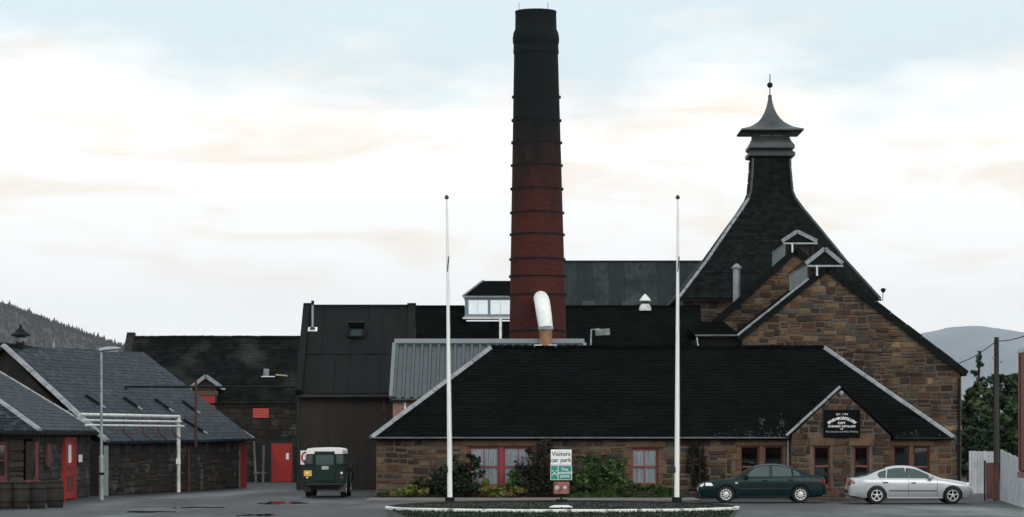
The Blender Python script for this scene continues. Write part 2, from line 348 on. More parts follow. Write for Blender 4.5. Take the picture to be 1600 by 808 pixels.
# chimney brick: coursed brick with a red body and soot that thickens to the top
def brickmat():
    m = bpy.data.materials.new('sooty_red_brick'); m.use_nodes = True; t = m.node_tree; ns = t.nodes; ln = t.links; b = ns['Principled BSDF']
    g = ns.new('ShaderNodeNewGeometry'); sp = ns.new('ShaderNodeSeparateXYZ'); ln.new(g.outputs['Position'], sp.inputs[0])
    at = ns.new('ShaderNodeMath'); at.operation = 'ARCTAN2'
    dx = ns.new('ShaderNodeMath'); dx.operation = 'SUBTRACT'; ln.new(sp.outputs[0], dx.inputs[0]); dx.inputs[1].default_value = 1.2
    dy = ns.new('ShaderNodeMath'); dy.operation = 'SUBTRACT'; ln.new(sp.outputs[1], dy.inputs[0]); dy.inputs[1].default_value = 135.5
    ln.new(dx.outputs[0], at.inputs[0]); ln.new(dy.outputs[0], at.inputs[1])
    ms = ns.new('ShaderNodeMath'); ms.operation = 'MULTIPLY'; ln.new(at.outputs[0], ms.inputs[0]); ms.inputs[1].default_value = 1.3
    cb = ns.new('ShaderNodeCombineXYZ'); ln.new(ms.outputs[0], cb.inputs[0]); ln.new(sp.outputs[2], cb.inputs[1])
    br = ns.new('ShaderNodeTexBrick'); ln.new(cb.outputs[0], br.inputs[0]); br.inputs['Scale'].default_value = 1
    br.inputs['Brick Width'].default_value = .24; br.inputs['Row Height'].default_value = .085; br.inputs['Mortar Size'].default_value = .008
    br.inputs['Color1'].default_value = (.085,.019,.0125,1); br.inputs['Color2'].default_value = (.054,.0135,.0100,1); br.inputs['Mortar'].default_value = (.038,.017,.014,1)
    nz = ns.new('ShaderNodeTexNoise'); mp = ns.new('ShaderNodeMapping'); ln.new(g.outputs['Position'], mp.inputs[0]); mp.inputs['Scale'].default_value = (1,1,.35)
    ln.new(mp.outputs[0], nz.inputs[0]); nz.inputs['Scale'].default_value = 1.7; nz.inputs['Detail'].default_value = 8; nz.inputs['Roughness'].default_value = .6
    ad = ns.new('ShaderNodeMath'); ad.operation = 'MULTIPLY_ADD'; ln.new(nz.outputs[0], ad.inputs[0]); ad.inputs[1].default_value = 9; ln.new(sp.outputs[2], ad.inputs[2])
    mr = ns.new('ShaderNodeMapRange'); ln.new(ad.outputs[0], mr.inputs[0])
    for i, q in enumerate((17.1, 22.2, .04, .97)): mr.inputs[i+1].default_value = q
    mx = ns.new('ShaderNodeMix'); mx.data_type = 'RGBA'; ln.new(mr.outputs[0], mx.inputs[0]); ln.new(br.outputs[0], mx.inputs[6]); mx.inputs[7].default_value = (.0032,.0084,.0092,1)
    ln.new(mx.outputs[2], b.inputs['Base Color']); b.inputs['Roughness'].default_value = .9; b.inputs['Specular IOR Level'].default_value = .2
    bp = ns.new('ShaderNodeBump'); ln.new(br.outputs['Fac'], bp.inputs['Height']); bp.invert = True; bp.inputs['Strength'].default_value = .6; bp.inputs['Distance'].default_value = .01
    ln.new(bp.outputs[0], b.inputs['Normal']); return m
M['brick'] = brickmat()

# ------------------------------------------------------------------ masonry and slating
def stone_variant(seed):
    r = random.Random(seed); k = .5; q = .12
    o = [(-k+q*r.random()*1.4, -k),(k-q*r.random()*1.4, -k+.03*r.random()),(k,-k+q*1.3*r.random()),(k-.03*r.random(),k-q*1.3*r.random()),
         (k-q*1.4*r.random(),k),(-k+q*1.4*r.random(),k-.03*r.random()),(-k,k-q*1.3*r.random()),(-k+.03*r.random(),-k+q*1.3*r.random())]
    v = [(x, 0, z) for x, z in o] + [(x, -.7, z) for x, z in o] + [(x*.86+.02*(r.random()-.5), -1-.25*(r.random()-.5), z*.84) for x, z in o]
    f = [(i, (i+1)%8, (i+1)%8+8, i+8) for i in range(8)] + [(i+8, (i+1)%8+8, (i+1)%8+16, i+16) for i in range(8)] + [tuple(range(16, 24))]
    return v, f
SV = [stone_variant(i) for i in range(16)]
SM = {}
def stone_mesh(i, m):
    if (i, m.name) not in SM:
        me = bpy.data.meshes.new('stone'); v, f = SV[i]; me.from_pydata(v, [], f)
        bm = bmesh.new(); bm.from_mesh(me); bmesh.ops.recalc_face_normals(bm, faces=bm.faces)
        for fc in bm.faces:
            if fc.calc_center_median().y < -.9 and fc.normal.y > 0: bmesh.ops.reverse_faces(bm, faces=bm.faces); break
        bm.to_mesh(me); bm.free(); me.materials.append(m); SM[(i, m.name)] = me
    return SM[(i, m.name)]
def scan(poly, b):
    xs = []
    for i in range(len(poly)):
        (a0, b0), (a1, b1) = poly[i], poly[(i+1) % len(poly)]
        if (b0 <= b < b1) or (b1 <= b < b0): xs.append(a0 + (a1-a0)*(b-b0)/(b1-b0))
    return (min(xs), max(xs)) if len(xs) >= 2 else None
def lay_stones(O, u, n, poly, holes=(), wd=(.28,.75), ht=(.2,.36), gap=.028, proud=.05, seed=1, extra=()):
    """rubble courses in the plane O + a*u + b*z; returns (matrix, variant, area)"""
    r = random.Random(seed); u = Vector(u).normalized(); n = Vector(n).normalized(); O = Vector(O); res = []
    lo = min(b for a, b in poly); hi = max(b for a, b in poly)
    brk = sorted({round(h[k], 3) for h in holes if h[1]-h[0] > .6 and h[3]-h[2] > .8 and h[2] > .05 for k in (2, 3)} | {hi} | set(extra)); b = lo
    while b < hi - .06:
        h = r.uniform(*ht)
        for q in brk:
            if b + .03 < q < b + h*1.4:
                h = q - b; break
        if h < .08: b += h; continue
        i0 = scan(poly, b + h*.42); i1 = scan(poly, b + h*.58)
        if i0 and i1:
            iv = [(max(i0[0], i1[0]), min(i0[1], i1[1]))]
            for (h0, h1, g0, g1) in holes:
                if g0 < b + h - .02 and g1 > b + .02:
                    nv = []
                    for s0, s1 in iv:
                        if h0 > s0: nv.append((s0, min(s1, h0)))
                        if h1 < s1: nv.append((max(s0, h1), s1))
                        if h0 <= s0 and h1 >= s1: pass
                    iv = [q for q in nv if q[1] - q[0] > .06]
            for s0, s1 in iv:
                a = s0
                while a < s1 - .05:
                    ww = r.uniform(*wd) * (1.35 if r.random() < .15 else 1)
                    if s1 - a - ww < wd[0]*.7: ww = s1 - a
                    cells = [(b, h)]
                    if h > .26 and r.random() < .38:
                        k = r.uniform(.4, .6); cells = [(b, h*k), (b+h*k, h*(1-k))]
                    for cb_, ch_ in cells:
                        sw = ww - gap*r.uniform(.6, 1.9); sh = ch_ - gap*r.uniform(.6, 2.2)*(1.6 if r.random() < .2 else 1)
                        if sw > .04 and sh > .04:
                            c = O + u*(a + ww/2) + Vector((0,0,cb_ + ch_/2 + r.uniform(-.02,.02))); d = proud*r.uniform(.6, 1.2)
                            rot = Matrix.Rotation(r.uniform(-.05,.05), 4, 'Y'); big_ = r.random() < .16; wv = .05*math.sin(a*1.1+seed)+.035*math.sin(a*2.7+b*1.3)
                            basis = Matrix((u, -n, Vector((0,0,1)))).transposed().to_4x4()
                            mtx = Matrix.Translation(c - n*.012) @ basis @ rot @ Matrix.Diagonal((sw*(1 if r.random()<.5 else -1)*0+sw, d, sh, 1))
                            res.append((Matrix.Translation((0,0,wv if lo+.15 < b < hi-h-.15 and not any(q_[0]-.5 < a+ww/2 < q_[1]+.5 and q_[1]-q_[0] > .3 for q_ in holes) else 0)) @ mtx @ Matrix.Diagonal((1.12,1.35,1.28,1) if big_ and ch_ < .3 else (1,1,1,1)), r.randrange(16), sw*sh))
                    a += ww
        b += h
    return res
def set_stones(parent, st, m_obj, m_isl, limit):
    st = sorted(st, key=lambda q: -q[2]); mb = MB()
    for k, (mx, i, ar) in enumerate(st):
        if k < limit: loose('stone', stone_mesh(i, m_obj), mx, parent)
        else:
            v, f = SV[i]; mb.add([mx @ Vector(p) for p in v], f)
    if mb.v: kind(mb.build('small_stones', m_isl, parent), 'stuff')
    return max(0, limit - len(st))
def slating(pts, parent, m, wd=.30, course=.22, eave=None, seed=3, name='slates', thick=.016):
    """lapped slates over a planar outline (first edge of pts is the eave, running left to right)"""
    r = random.Random(seed); pts = [Vector(p) for p in pts]
    u = (pts[1] - pts[0]).normalized(); n = (pts[1]-pts[0]).cross(pts[-1]-pts[0]).normalized()
    if n.z < 0: n = -n
    v = n.cross(u)
    if v.z < 0: v = -v
    poly = [((p - pts[0]).dot(u), (p - pts[0]).dot(v)) for p in pts]
    hi = max(b for a, b in poly); lo = min(b for a, b in poly); mb = MB(); k = 0; b = lo
    def q(a, bb, t): return pts[0] + u*a + v*bb + n*t
    while b < hi - .02:
        b1 = min(b + course*1.18, hi - .002); i0 = scan(poly, b + .001); i1 = scan(poly, b1 - .0005)
        if i0 and i1:
            l0, r0 = i0; l1, r1 = i1
            a = min(l0, l1) - (wd/2 if k % 2 else 0) - r.random()*.04
            while a < max(r0, r1):
                ww = wd*r.uniform(.82, 1.18); g = .006
                p0, p1 = max(a, l0), min(a+ww-g, r0); q0, q1 = max(a, l1), min(a+ww-g, r1)
                if p1 > p0 or q1 > q0:
                    p1 = max(p0, p1); q1 = max(q0, q1); t = thick*r.uniform(.75, 1.5); dz = r.uniform(-.012, .012) if b > lo else 0
                    vs = [q(p0, b+dz, t), q(p1, b+dz, t*r.uniform(.9,1.15)), q(q1, b1, .004), q(q0, b1, .004), q(p0, b+dz, 0), q(p1, b+dz, 0)]
                    mb.add(vs, [(0,1,2,3),(4,5,1,0)])
                a += ww
        b += course; k += 1
    return kind(mb.build(name, m, parent), 'stuff')
def strip(pts_a, pts_b, pieces, wd, ht, m, parent, name='lead_flashing', up=(0,0,1), gap=.03, lift=.02):
    """jointed flashing pieces along a line, each a part of its own"""
    a = Vector(pts_a); b = Vector(pts_b); d = (b - a)
    for i in range(pieces):
        p = a + d*(i/pieces); q_ = a + d*((i+1)/pieces) - d.normalized()*gap
        k = lift + (.006 if i % 2 else 0)
        mb = MB(); U = Vector(up).normalized(); sdv = d.normalized().cross(U).normalized()*wd/2; U2 = sdv.cross(d.normalized()).normalized()
        if U2.z < 0: U2 = -U2
        prof = [(-1, -.04), (-.55, ht*.75), (0, ht), (.55, ht*.75), (1, -.04), (0, -.08)]
        vs = []
        for e in (p, q_):
            for s_, h_ in prof: vs.append(e + sdv*s_ + U2*(h_ + k))
        nn = len(prof)
        mb.add(vs, [(j, (j+1)%nn, (j+1)%nn+nn, j+nn) for j in range(nn)] + [tuple(range(nn)), tuple(range(2*nn-1, nn-1, -1))])
        mb.build(name, m, parent, smooth=True, angle=60)
def roofslab(pts, m, parent, name='roof', th=.12):
    p = [Vector(q) for q in pts]; n = (p[1]-p[0]).cross(p[2]-p[0]).normalized()
    if n.z < 0: n = -n
    return MB().prism([q - n*.004 for q in p], -n*th).build(name, m, parent)
def walls(x0, x1, z0, z1, holes, y0, y1):
    """frontal wall slab with rectangular holes (x0, x1, z0, z1)"""
    mb = MB(); xs = sorted({x0, x1} | {h[0] for h in holes} | {h[1] for h in holes})
    for a, b in zip(xs, xs[1:]):
        zs = [z0]
        for h in sorted([h for h in holes if h[0] <= a + 1e-6 and h[1] >= b - 1e-6], key=lambda h: h[2]): zs += [h[2], h[3]]
        zs.append(z1)
        for c, d in zip(zs[::2], zs[1::2]):
            if d - c > .005: mb.box(a, b, y0, y1, c, d)
    return mb
def foliage(name, m, parent, blobs, size, seed=1, up=.3):
    """leaf-sized faces in clumps: blobs = (centre, radii, count)"""
    r = random.Random(seed); mb = MB()
    for c, rad, cnt in blobs:
        c = Vector(c)
        sub = [(Vector((r.gauss(0,.5), r.gauss(0,.5), r.gauss(0,.5))), r.uniform(.16,.40)) for _ in range(max(4, cnt//55))]
        for _ in range(cnt):
            s0, sr = r.choice(sub); d = s0 + Vector((r.gauss(0,1), r.gauss(0,1), r.gauss(0,1)))*sr*.6
            if d.length > 1.25: d = d.normalized()*r.uniform(.8, 1.15)
            p = c + Vector((d.x*rad[0], d.y*rad[1], d.z*rad[2]))
            if p.z < .02: p.z = .02 + r.random()*.1
            a = Vector((r.gauss(0,1), r.gauss(0,1), r.gauss(0,.6))).normalized(); b = a.orthogonal().normalized()
            b = (b*math.cos(r.random()*6.3) + a.cross(b)*math.sin(r.random()*6.3)); s_ = size*r.uniform(.6, 1.5)
            mb.add([p - a*s_*.5, p + b*s_*.33, p + a*s_*.6, p - b*s_*.33], [(0,1,2,3)])
    return mb.build(name, m, parent)
def textmesh(s, size, m, name, parent, pos, bold=0.0, align='CENTER', xs=1.0, rot=0.0):
    """flat lettering facing the camera side (-Y)"""
    cu = bpy.data.curves.new('t', 'FONT'); cu.body = s; cu.size = size; cu.align_x = align; cu.align_y = 'CENTER'; cu.offset = bold; cu.extrude = .002
    cu.resolution_u = 3
    to = bpy.data.objects.new('t', cu); COL.objects.link(to); dg = bpy.context.evaluated_depsgraph_get()
    me = bpy.data.meshes.new_from_object(to.evaluated_get(dg)); bpy.data.objects.remove(to)
    me.transform(Matrix.Translation(Vector(pos) - WL[parent]) @ Matrix.Rotation(R(90), 4, 'X') @ Matrix.Rotation(rot, 4, 'Z') @ Matrix.Diagonal((xs,1,1,1)))
    me.materials.clear(); me.materials.append(m); me.name = name
    o = bpy.data.objects.new(name, me); COL.objects.link(o); o.parent = parent; WL[o] = WL[parent].copy(); return o

# ================================================================== ground
def flat(name, pts, z, m): return kind(MB().poly([(x, y, z) for x, y in pts]).build(name, m), 'structure')
mb = MB(); xs = [-9000,-2000,-400,-60,60,400,2000,9000]; ys = [-300,0,60,180,420,1200,6000,26000]
for x in xs:
    for y in ys: mb.v.append((x, y, -.02))
for i in range(len(xs)-1):
    for j in range(len(ys)-1): k = i*len(ys)+j; mb.f.append((k, k+len(ys), k+len(ys)+1, k+1))
kind(mb.build('ground', M['field']), 'structure')
flat('yard', [(-40,-20),(45,-20),(45,175),(-40,175)], 0, M['tarmac'])
flat('road', [(-40,20),(45,20),(45,72),(-40,72)], .004, M['road'])
# pavement with its kerb in front of the visitor building
kind(MB().box(-5.6, 7.2, 106.8, 112.0, -.02, .06).build('pavement', M['path']), 'structure')
kind(MB().box(-5.6, 9.0, 112.0, 112.98, -.02, .09).build('planting_bed', M['soil']), 'structure')
# oval island: kerb ring and soil
CX, CY, AX, BF, BR = 1.70, 95.5, 6.0, 4.6, 9.0
def island(k, t): return (CX + (AX+k)*math.cos(t), CY + ((BF if math.sin(t) < 0 else BR)+k)*math.sin(t))
NI = 72; prof = [(.0,-.02),(.01,.085),(-.02,.105),(-.13,.105),(-.15,.05)]
for half, m_ in (((36,73),'kerbw'),((0,37),'soil')):
    mb = MB(); n_ = half[1]-half[0]
    for i in range(*half):
        t = 2*math.pi*i/NI
        for k, z in prof:
            x, y = island(k, t); mb.v.append((x, y, z + random.uniform(-.006, .006)))
    for i in range(n_-1):
        for j in range(4): q_ = i*5+j; b_ = (i+1)*5+j; mb.f.append((q_, b_, b_+1, q_+1))
    kind(mb.build('kerb', M[m_]), 'structure')
mb = MB(); rings = 6
for q in range(rings+1):
    k = q/rings
    for i in range(48):
        t = 2*math.pi*i/48; x, y = island(-.2, t); x = CX+(x-CX)*k; yy = CY + (y-CY)*k
        mb.v.append((x, yy,   .055 + .025*(1-k*k) + (random.uniform(-.02,.02) if q < rings else 0)))
for q in range(rings):
    for i in range(48): a = q*48+i; b = q*48+(i+1)%48; mb.f.append((a, b, b+48, a+48))
kind(mb.build('island_soil', M['soil'], smooth=True), 'structure')
# short grass and weeds on the island and along the wall foot
r = random.Random(5); mb = MB()
for _ in range(5200):
    t = r.random()*6.283; k = math.sqrt(r.random()); x, y = island(-.35, t); x = CX+(x-CX)*k; y = CY+(y-CY)*k
    z = .055+.025*(1-k*k); h = r.uniform(.015,.045); a = r.random()*6.28; dx, dy = math.cos(a)*.03, math.sin(a)*.03
    mb.add([(x-dx,y-dy,z),(x+dx,y+dy,z),(x+r.uniform(-.05,.05),y,z+h)], [(0,1,2)])
kind(mb.build('island_grass', M['leafd']), 'stuff')
mb = MB()
for _ in range(5000):
    x = r.uniform(X(885,112), X(1070,112)); y = r.uniform(111.2, 112.8); h = r.uniform(.05,.30)*(.6+.5*math.sin(x*2.3)+.35*math.sin(x*5.1+1)); a = r.random()*6.28; dx = math.cos(a)*.035; dy = math.sin(a)*.035
    mb.add([(x-dx,y-dy,.07),(x+dx,y+dy,.07),(x+r.uniform(-.14,.14),y+r.uniform(-.1,.1),.07+h)], [(0,1,2)])
kind(mb.build('verge_grass', M['leafg']), 'stuff')
flat('lawn', [(X(615,80),80)]+[island(.02, math.pi+math.pi*i/24) for i in range(1,24)]+[(X(1140,80),80)], .012, mat('dark_lawn', (.012,.019,.014), .95, (.02,.026,.018), scale=1.2, bump=.5, bscale=30))
mb = MB()
for _ in range(7000):
    x = r.uniform(X(585,86),X(1175,86)); y = r.uniform(82.5,94); q = ((x-CX)/(AX+.05))**2+((y-CY)/(BF+.05))**2
    if (y < CY and q < 1.02) or abs(x-CX) > 5.85-.10*(95-y): continue
    h = r.uniform(.03,.085); a = r.random()*6.28; dx, dy = math.cos(a)*.025, math.sin(a)*.025
    mb.add([(x-dx,y-dy,.012),(x+dx,y+dy,.012),(x+r.uniform(-.04,.04),y,.012+h)], [(0,1,2)])
kind(mb.build('lawn_grass', M['leafd']), 'stuff')
# puddles
def puddle(px, py, rx, ry, seed, lab):
    rr = random.Random(seed); Y = gy(py); c = Vector((X(px, Y), Y, .008)); pts = []
    for i in range(28):
        t = i/28*6.283; k = 1 + .25*math.sin(3*t+seed) + .18*math.sin(5*t+2*seed)
        pts.append((c.x + rx*k*math.cos(t), c.y + ry*k*math.sin(t)))
    o = flat('puddle', pts, .008, M['puddle']); o['label'] = lab
puddle(232, 800, .75, 1.0, 1, 'dark puddle on the tarmac at the lower left')
puddle(440, 786, .85, 2.0, 2, 'long puddle reflecting the red door by the green vehicle')
puddle(405, 805, .55, 1.2, 4, 'small puddle on the tarmac near the bottom edge')
puddle(310, 793, .9, .7, 9, 'thin wet streak on the yard')

# ================================================================== hills
def hill(name, ridge, Y, depth, m, rough, label, nx=160):
    """ridge: list of (px, py) seen from the camera; a smooth flank falls towards and away from it"""
    xs = np.linspace(ridge[0][0], ridge[-1][0], nx); zs = np.interp(xs, [a for a,b in ridge], [b for a,b in ridge]); mb = MB(); rr = random.Random(3)
    rows = [(-1.0, 0), (-.8,.10), (-.6,.30), (-.4,.55), (-.2,.82), (0,1), (.3,.9), (1,.1)]
    ph = [rr.random()*6 for _ in range(6)]
    for d, k in rows:
        for i, px in enumerate(xs):
            y = Y + d*depth; z = max(0, Z(zs[i], Y))*k
            z += rough*k*(math.sin(px*.05+ph[0]+d*3)+.6*math.sin(px*.13+ph[1]+d*7)) - 1.0
            mb.v.append(((px-HX)/F*Y*(1+d*.1), y, z))
    for j in range(len(rows)-1):
        for i in range(nx-1): a = j*nx+i; mb.f.append((a, a+1, a+nx+1, a+nx))
    o = mb.build(name, m, smooth=True, angle=180); kind(o, 'structure', label); return xs, zs
LR = [(-900,500),(-500,420),(-200,440),(0,474),(45,490),(85,505),(125,520),(170,535),(215,548),(300,590),(400,640),(520,684)]
hill('hill', LR, 3500, 1200, M['woodfloor'], .8, 'wooded hill sloping down behind the left roofs')
RR = [(1150,680),(1300,585),(1380,540),(1440,520),(1480,512),(1520,509),(1560,512),(1600,519),(1680,505),(1800,520),(2100,600),(2600,680)]
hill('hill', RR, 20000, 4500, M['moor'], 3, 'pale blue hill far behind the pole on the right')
# conifers on the left hill
r = random.Random(11); mb = MB(); lx = [a for a,b in LR]; lz = [b for a,b in LR]
for q in range(5600):
    on = q < 1500
    px = r.uniform(-120, 330); d = r.uniform(-.03,.06) if on else -r.random()**1.4*.75
    k = np.interp(d, [-1,-.8,-.6,-.4,-.2,0,.3], [0,.10,.30,.55,.82,1,.9]); y = 3500 + d*1200
    zb = Z(np.interp(px, lx, lz), 3500)*k - 3.5; x = (px-HX)/F*3500*(1+d*.1); h = r.uniform(5.0,9.5)*(1.5 if r.random() < .04 else 1); rad = h*r.uniform(.2,.3)
    if on and 80 < px < 88: continue
    vs = []
    for z0, rr in ((.12,1.0),(.45,.62),(.8,.22)):
        for t in range(5): vs.append((x+rad*rr*math.cos(t*1.257+q), y+rad*rr*math.sin(t*1.257+q), zb+h*z0))
    vs.append((x, y, zb+h))
    fs = [(j*5+t, j*5+(t+1)%5, j*5+5+(t+1)%5, j*5+5+t) for j in range(2) for t in range(5)] + [(10+t, 10+(t+1)%5, 15) for t in range(5)]
    mb.add(vs, fs)
kind(mb.build('hillside_forest', M['conif']), 'stuff', 'dark conifer plantation covering the left hill')

# ================================================================== visitor building
VY = 113.0
vis = thing('visitor_building', 'long low stone building with black hipped roof and red windows behind the flagpoles', 'building', (6, VY, 0))
xl, xr, zt = X(588, VY), X(1487, VY), 2.40
def hp(p0, p1, q0, q1, Y=VY): return (X(p0, Y), X(p1, Y), Z(q1, Y), Z(q0, Y))
w1 = hp(733, 833, 698, 760); w2 = hp(987, 1028, 700, 758); w3a = hp(1157, 1186, 697, 762); w3b = hp(1194, 1223, 697, 762)
w4a = hp(1396, 1420, 697, 762); w4b = hp(1427, 1452, 697, 762)
gx0, gx1 = X(1237, VY), X(1391, VY)
holes = [w1, w2, w3a, w3b, w4a, w4b]
wall = walls(xl, xr, 0, zt, holes, VY, VY+.45)
wall.box(xl, xl+.4, VY+.452, VY+9.9, 0, zt); wall.box(xr-.4, xr, VY+.452, VY+9.9, 0, zt); wall.box(xl+.402, xr-.402, VY+9.5, VY+9.9, 0, zt)
wo = wall.build('wall', M['mortar'], vis)
MB().box(xl+.45, xr-.45, VY+1.6, VY+1.7, .01, zt-.05).build('inner_wall', M['dark'], vis)
MB().box(xl+.45, xr-.45, VY+.46, VY+9.4, .012, .05).build('floor', M['dark'], vis)
# lintels and dressed stones round the openings
lint = []
for (p0,p1,q0,q1) in ((722,844,685.5,697),(978,1040,689,699.5),(1150,1230,684.5,696.5),(1389,1461,683,696.5)):
    a0,a1,c0,c1 = hp(p0,p1,q0,q1); lint.append((a0,a1,c0,min(c1, zt-.012)))
    MB().box(a0, a1, VY-.06, VY+.2, c0, min(c1, zt-.012)).build('lintel', M['dressed'], wo, bevel=.015)
jam = []
for h, sd_ in ((w1,-1),(w1,1),(w2,-1),(w2,1),(w3a,-1),(w3b,1),(w4a,-1),(w4b,1)):
    z = h[2]; k = 0
    while z < h[3] - .05:
        hh = min(random.uniform(.28,.5), h[3]-z); ww = .34 if k % 2 else .18
        x0, x1 = (h[0]-ww, h[0]-.004) if sd_ < 0 else (h[1]+.004, h[1]+ww)
        if h in (w3b,) : x1 = min(x1, gx0-.05)
        MB().box(x0, x1, VY-.05, VY+.15, z+.012, z+hh-.012).build('dressed_stone', M['dressed'], wo, bevel=.012); jam.append((x0-.01, x1+.01, z, z+hh)); z += hh; k += 1
for a, b in ((w3a, w3b), (w4a, w4b)):
    MB().box(a[1]+.004, b[0]-.004, VY-.045, VY+.3, a[2], a[3]-.004).build('mullion', M['dressed'], wo, bevel=.012)
allh = [(h[0]-.01,h[1]+.01,h[2],h[3]) for h in holes] + lint + jam + [(w3a[1],w3b[0],w3a[2],w3a[3]),(w4a[1],w4b[0],w4a[2],w4a[3]),(gx0-.05,gx1+.05,0,zt)]
st = lay_stones((0,VY,0), (1,0,0), (0,-1,0), [(xl,0.02),(xr,0.02),(xr,zt-.02),(xl,zt-.02)], allh, wd=(.28,.72), ht=(.20,.40), gap=.045, seed=21)
# gable porch
GY = 112.4
gxa, gza = X(1314, GY), Z(606, GY); g0, g1 = X(1237, GY), X(1391, GY); ge = Z(681, GY)
g0z = gza - (gxa-g0)*(gza-ge)/(gxa-X(1233,GY)); 
gpoly = [(g0,0),(g1,0),(g1,ge),(gxa,gza),(g0,ge)]
gw = [(X(1271,GY), X(1297,GY), Z(760,GY), Z(697,GY)), (X(1334,GY), X(1358,GY), Z(760,GY), Z(697,GY))]
mb = walls(g0, g1, 0, 2.26, gw, GY, GY+.4)
mb.prism([(g0,GY,2.262),(g1,GY,2.262),(g1,GY,ge),(gxa,GY,gza),(g0,GY,ge)], (0,.4,0))
mb.box(g0, g0+.3, GY+.402, VY-.002, 0, ge-.06); mb.box(g1-.3, g1, GY+.402, VY-.002, 0, ge-.06)
go = mb.build('gable_wall', M['mortar'], vis)
sgn = (X(1287,GY)-.02, X(1343,GY)+.02, Z(683,GY), Z(641,GY))
gh = [(h[0]-.12,h[1]+.12,h[2],h[3]) for h in gw]
for h in gw:
    MB().box(h[0]-.2, h[1]+.2, GY-.05, GY+.15, h[3]+.01, h[3]+.36).build('lintel', M['dressed'], go, bevel=.015)
gh += [(h[0]-.21, h[1]+.21, h[3], h[3]+.37) for h in gw]
st += lay_stones((0,GY,0), (1,0,0), (0,-1,0), [(g0,.02),(g1,.02),(g1,ge),(gxa,gza-.05),(g0,ge)], gh, wd=(.26,.6), ht=(.18,.34), gap=.042, seed=22)
set_stones(wo, st, M['stone'], M['stone_i'], 280)
# windows
def sash(parent, h, Y, m, cols=2, rows=2, curtain=True, fw=.07, sillm=None, glass='glass', mid=None):
    x0,x1,z0,z1 = h; y0 = Y+.10; mb = MB()
    mb.box(x0+.003, x0+fw, y0, y0+.07, z0+.003, z1-.003); mb.box(x1-fw, x1-.003, y0, y0+.07, z0+.003, z1-.003)
    mb.box(x0+fw+.001, x1-fw-.001, y0, y0+.07, z1-fw, z1-.003); mb.box(x0+fw+.001, x1-fw-.001, y0, y0+.07, z0+.003, z0+fw*1.3)
    wn = mb.build('window', m, parent)
    gb = MB(); b = .035
    for i in range(1, cols):
        x = x0+fw+(x1-x0-2*fw)*i/cols; gb.box(x-b/2, x+b/2, y0+.012, y0+.052, z0+fw*1.31, z1-fw-.001)
    wn_zm = []
    for j in range(1, rows):
        z = z0+fw+(z1-z0-2*fw)*j/rows; wn_zm.append(z); gb.box(x0+fw+.001, x1-fw-.001, y0+.006, y0+.058, z-.028, z+.028)
    gb.build('glazing_bar', mid or m, wn)
    cw = (x1-x0-2*fw)/cols; rh = (z1-z0-2*fw)/rows
    for i in range(cols):
        for j in range(rows):
            a = x0+fw+cw*i; c = z0+fw+rh*j
            MB().box(a+.018, a+cw-.018, y0+.03, y0+.036, c+.029 if j or True else c, c+rh-.029).build('pane', M[glass], wn)
    MB().box(x0-.04, x1+.04, Y-.07, y0-.002, z0-.10, z0-.004).build('sill', sillm or m, wn, bevel=.01)
    if curtain:
        cb = MB(); n = 44
        for i in range(n+1):
            x = x0+.02+(x1-x0-.04)*i/n; y = y0+.16+.025*math.sin(i*1.9)+.012*math.sin(i*4.7)
            cb.v += [(x,y,z0+.02),(x,y,z1-.02)]
        for i in range(n): cb.f.append((2*i,2*i+2,2*i+3,2*i+1))
        cb.build('curtain', M['curtain'], wn, smooth=True, angle=80)
    return wn
xm = X(783.5, VY)
sash(wo, (w1[0], xm-.085, w1[2], w1[3]), VY, M['redw']); sash(wo, (xm+.085, w1[1], w1[2], w1[3]), VY, M['redw'])
MB().box(xm-.09, xm+.09, VY+.03, VY+.2, w1[2], w1[3]-.004).build('window_mullion', M['redw'], wo, bevel=.01)
sash(wo, w2, VY, M['redw'])
for h in (w3a, w3b): sash(wo, h, VY, M['redd'], 1, 2, False, .06, glass='glassd', mid=mat('pink_sash_rail', (.20,.06,.055), .6))
for h in (w4a, w4b): sash(wo, h, VY, M['redd'], 1, 2, False, .06, glass='glassd', mid=mat('pink_sash_rail', (.20,.06,.055), .6))
for h in gw: sash(go, h, GY, M['redd'], 1, 2, False, .07, glass='glassd', mid=mat('pink_sash_rail', (.20,.06,.055), .6))
MB().box(X(1437,VY), X(1450,VY), VY+.36, VY+.40, w4b[2]+.05, w4b[3]-.08).build('roller_blind', M['curtain'], wo)
# main roof
ez, ey, ry = 2.43, VY-.28, VY+5.0
el_, er_ = X(580, ey), X(1491, ey); rl, rr_ = X(768, ry), X(1287, ry); rz = Z(543, ry)
by = VY + 10.2
roof = MB().prism([(el_,ey,ez),(er_,ey,ez),(rr_,ry,rz),(rl,ry,rz)], (0,.02,-.1)).build('roof', M['slate_b'], vis)
MB().poly([(el_,ey,ez),(rl,ry,rz),(el_,by,ez)]).build('roof_hip', M['slate_b'], roof)
MB().poly([(er_,ey,ez),(er_,by,ez),(rr_,ry,rz)]).build('roof_hip', M['slate_b'], roof)
MB().poly([(el_,by,ez),(rl,ry,rz),(rr_,ry,rz),(er_,by,ez)]).build('roof_back', M['slate_b'], roof)
slating([(el_,ey,ez),(er_,ey,ez),(rr_,ry,rz),(rl,ry,rz)], roof, M['slate_b'], seed=4)
for e, rx in ((el_, rl), (er_, rr_)):
    strip((e, ey, ez), (rx, ry, rz), 6, .25, .07, M['lead'], roof)
mb = MB()
x = rl
while x < rr_:
    mb.bar((x,ry,rz+.03+random.uniform(-.012,.012)), (min(x+.44,rr_),ry,rz+.03), .30, .12); x += .45
mb.build('ridge', M['slate_b'], roof)
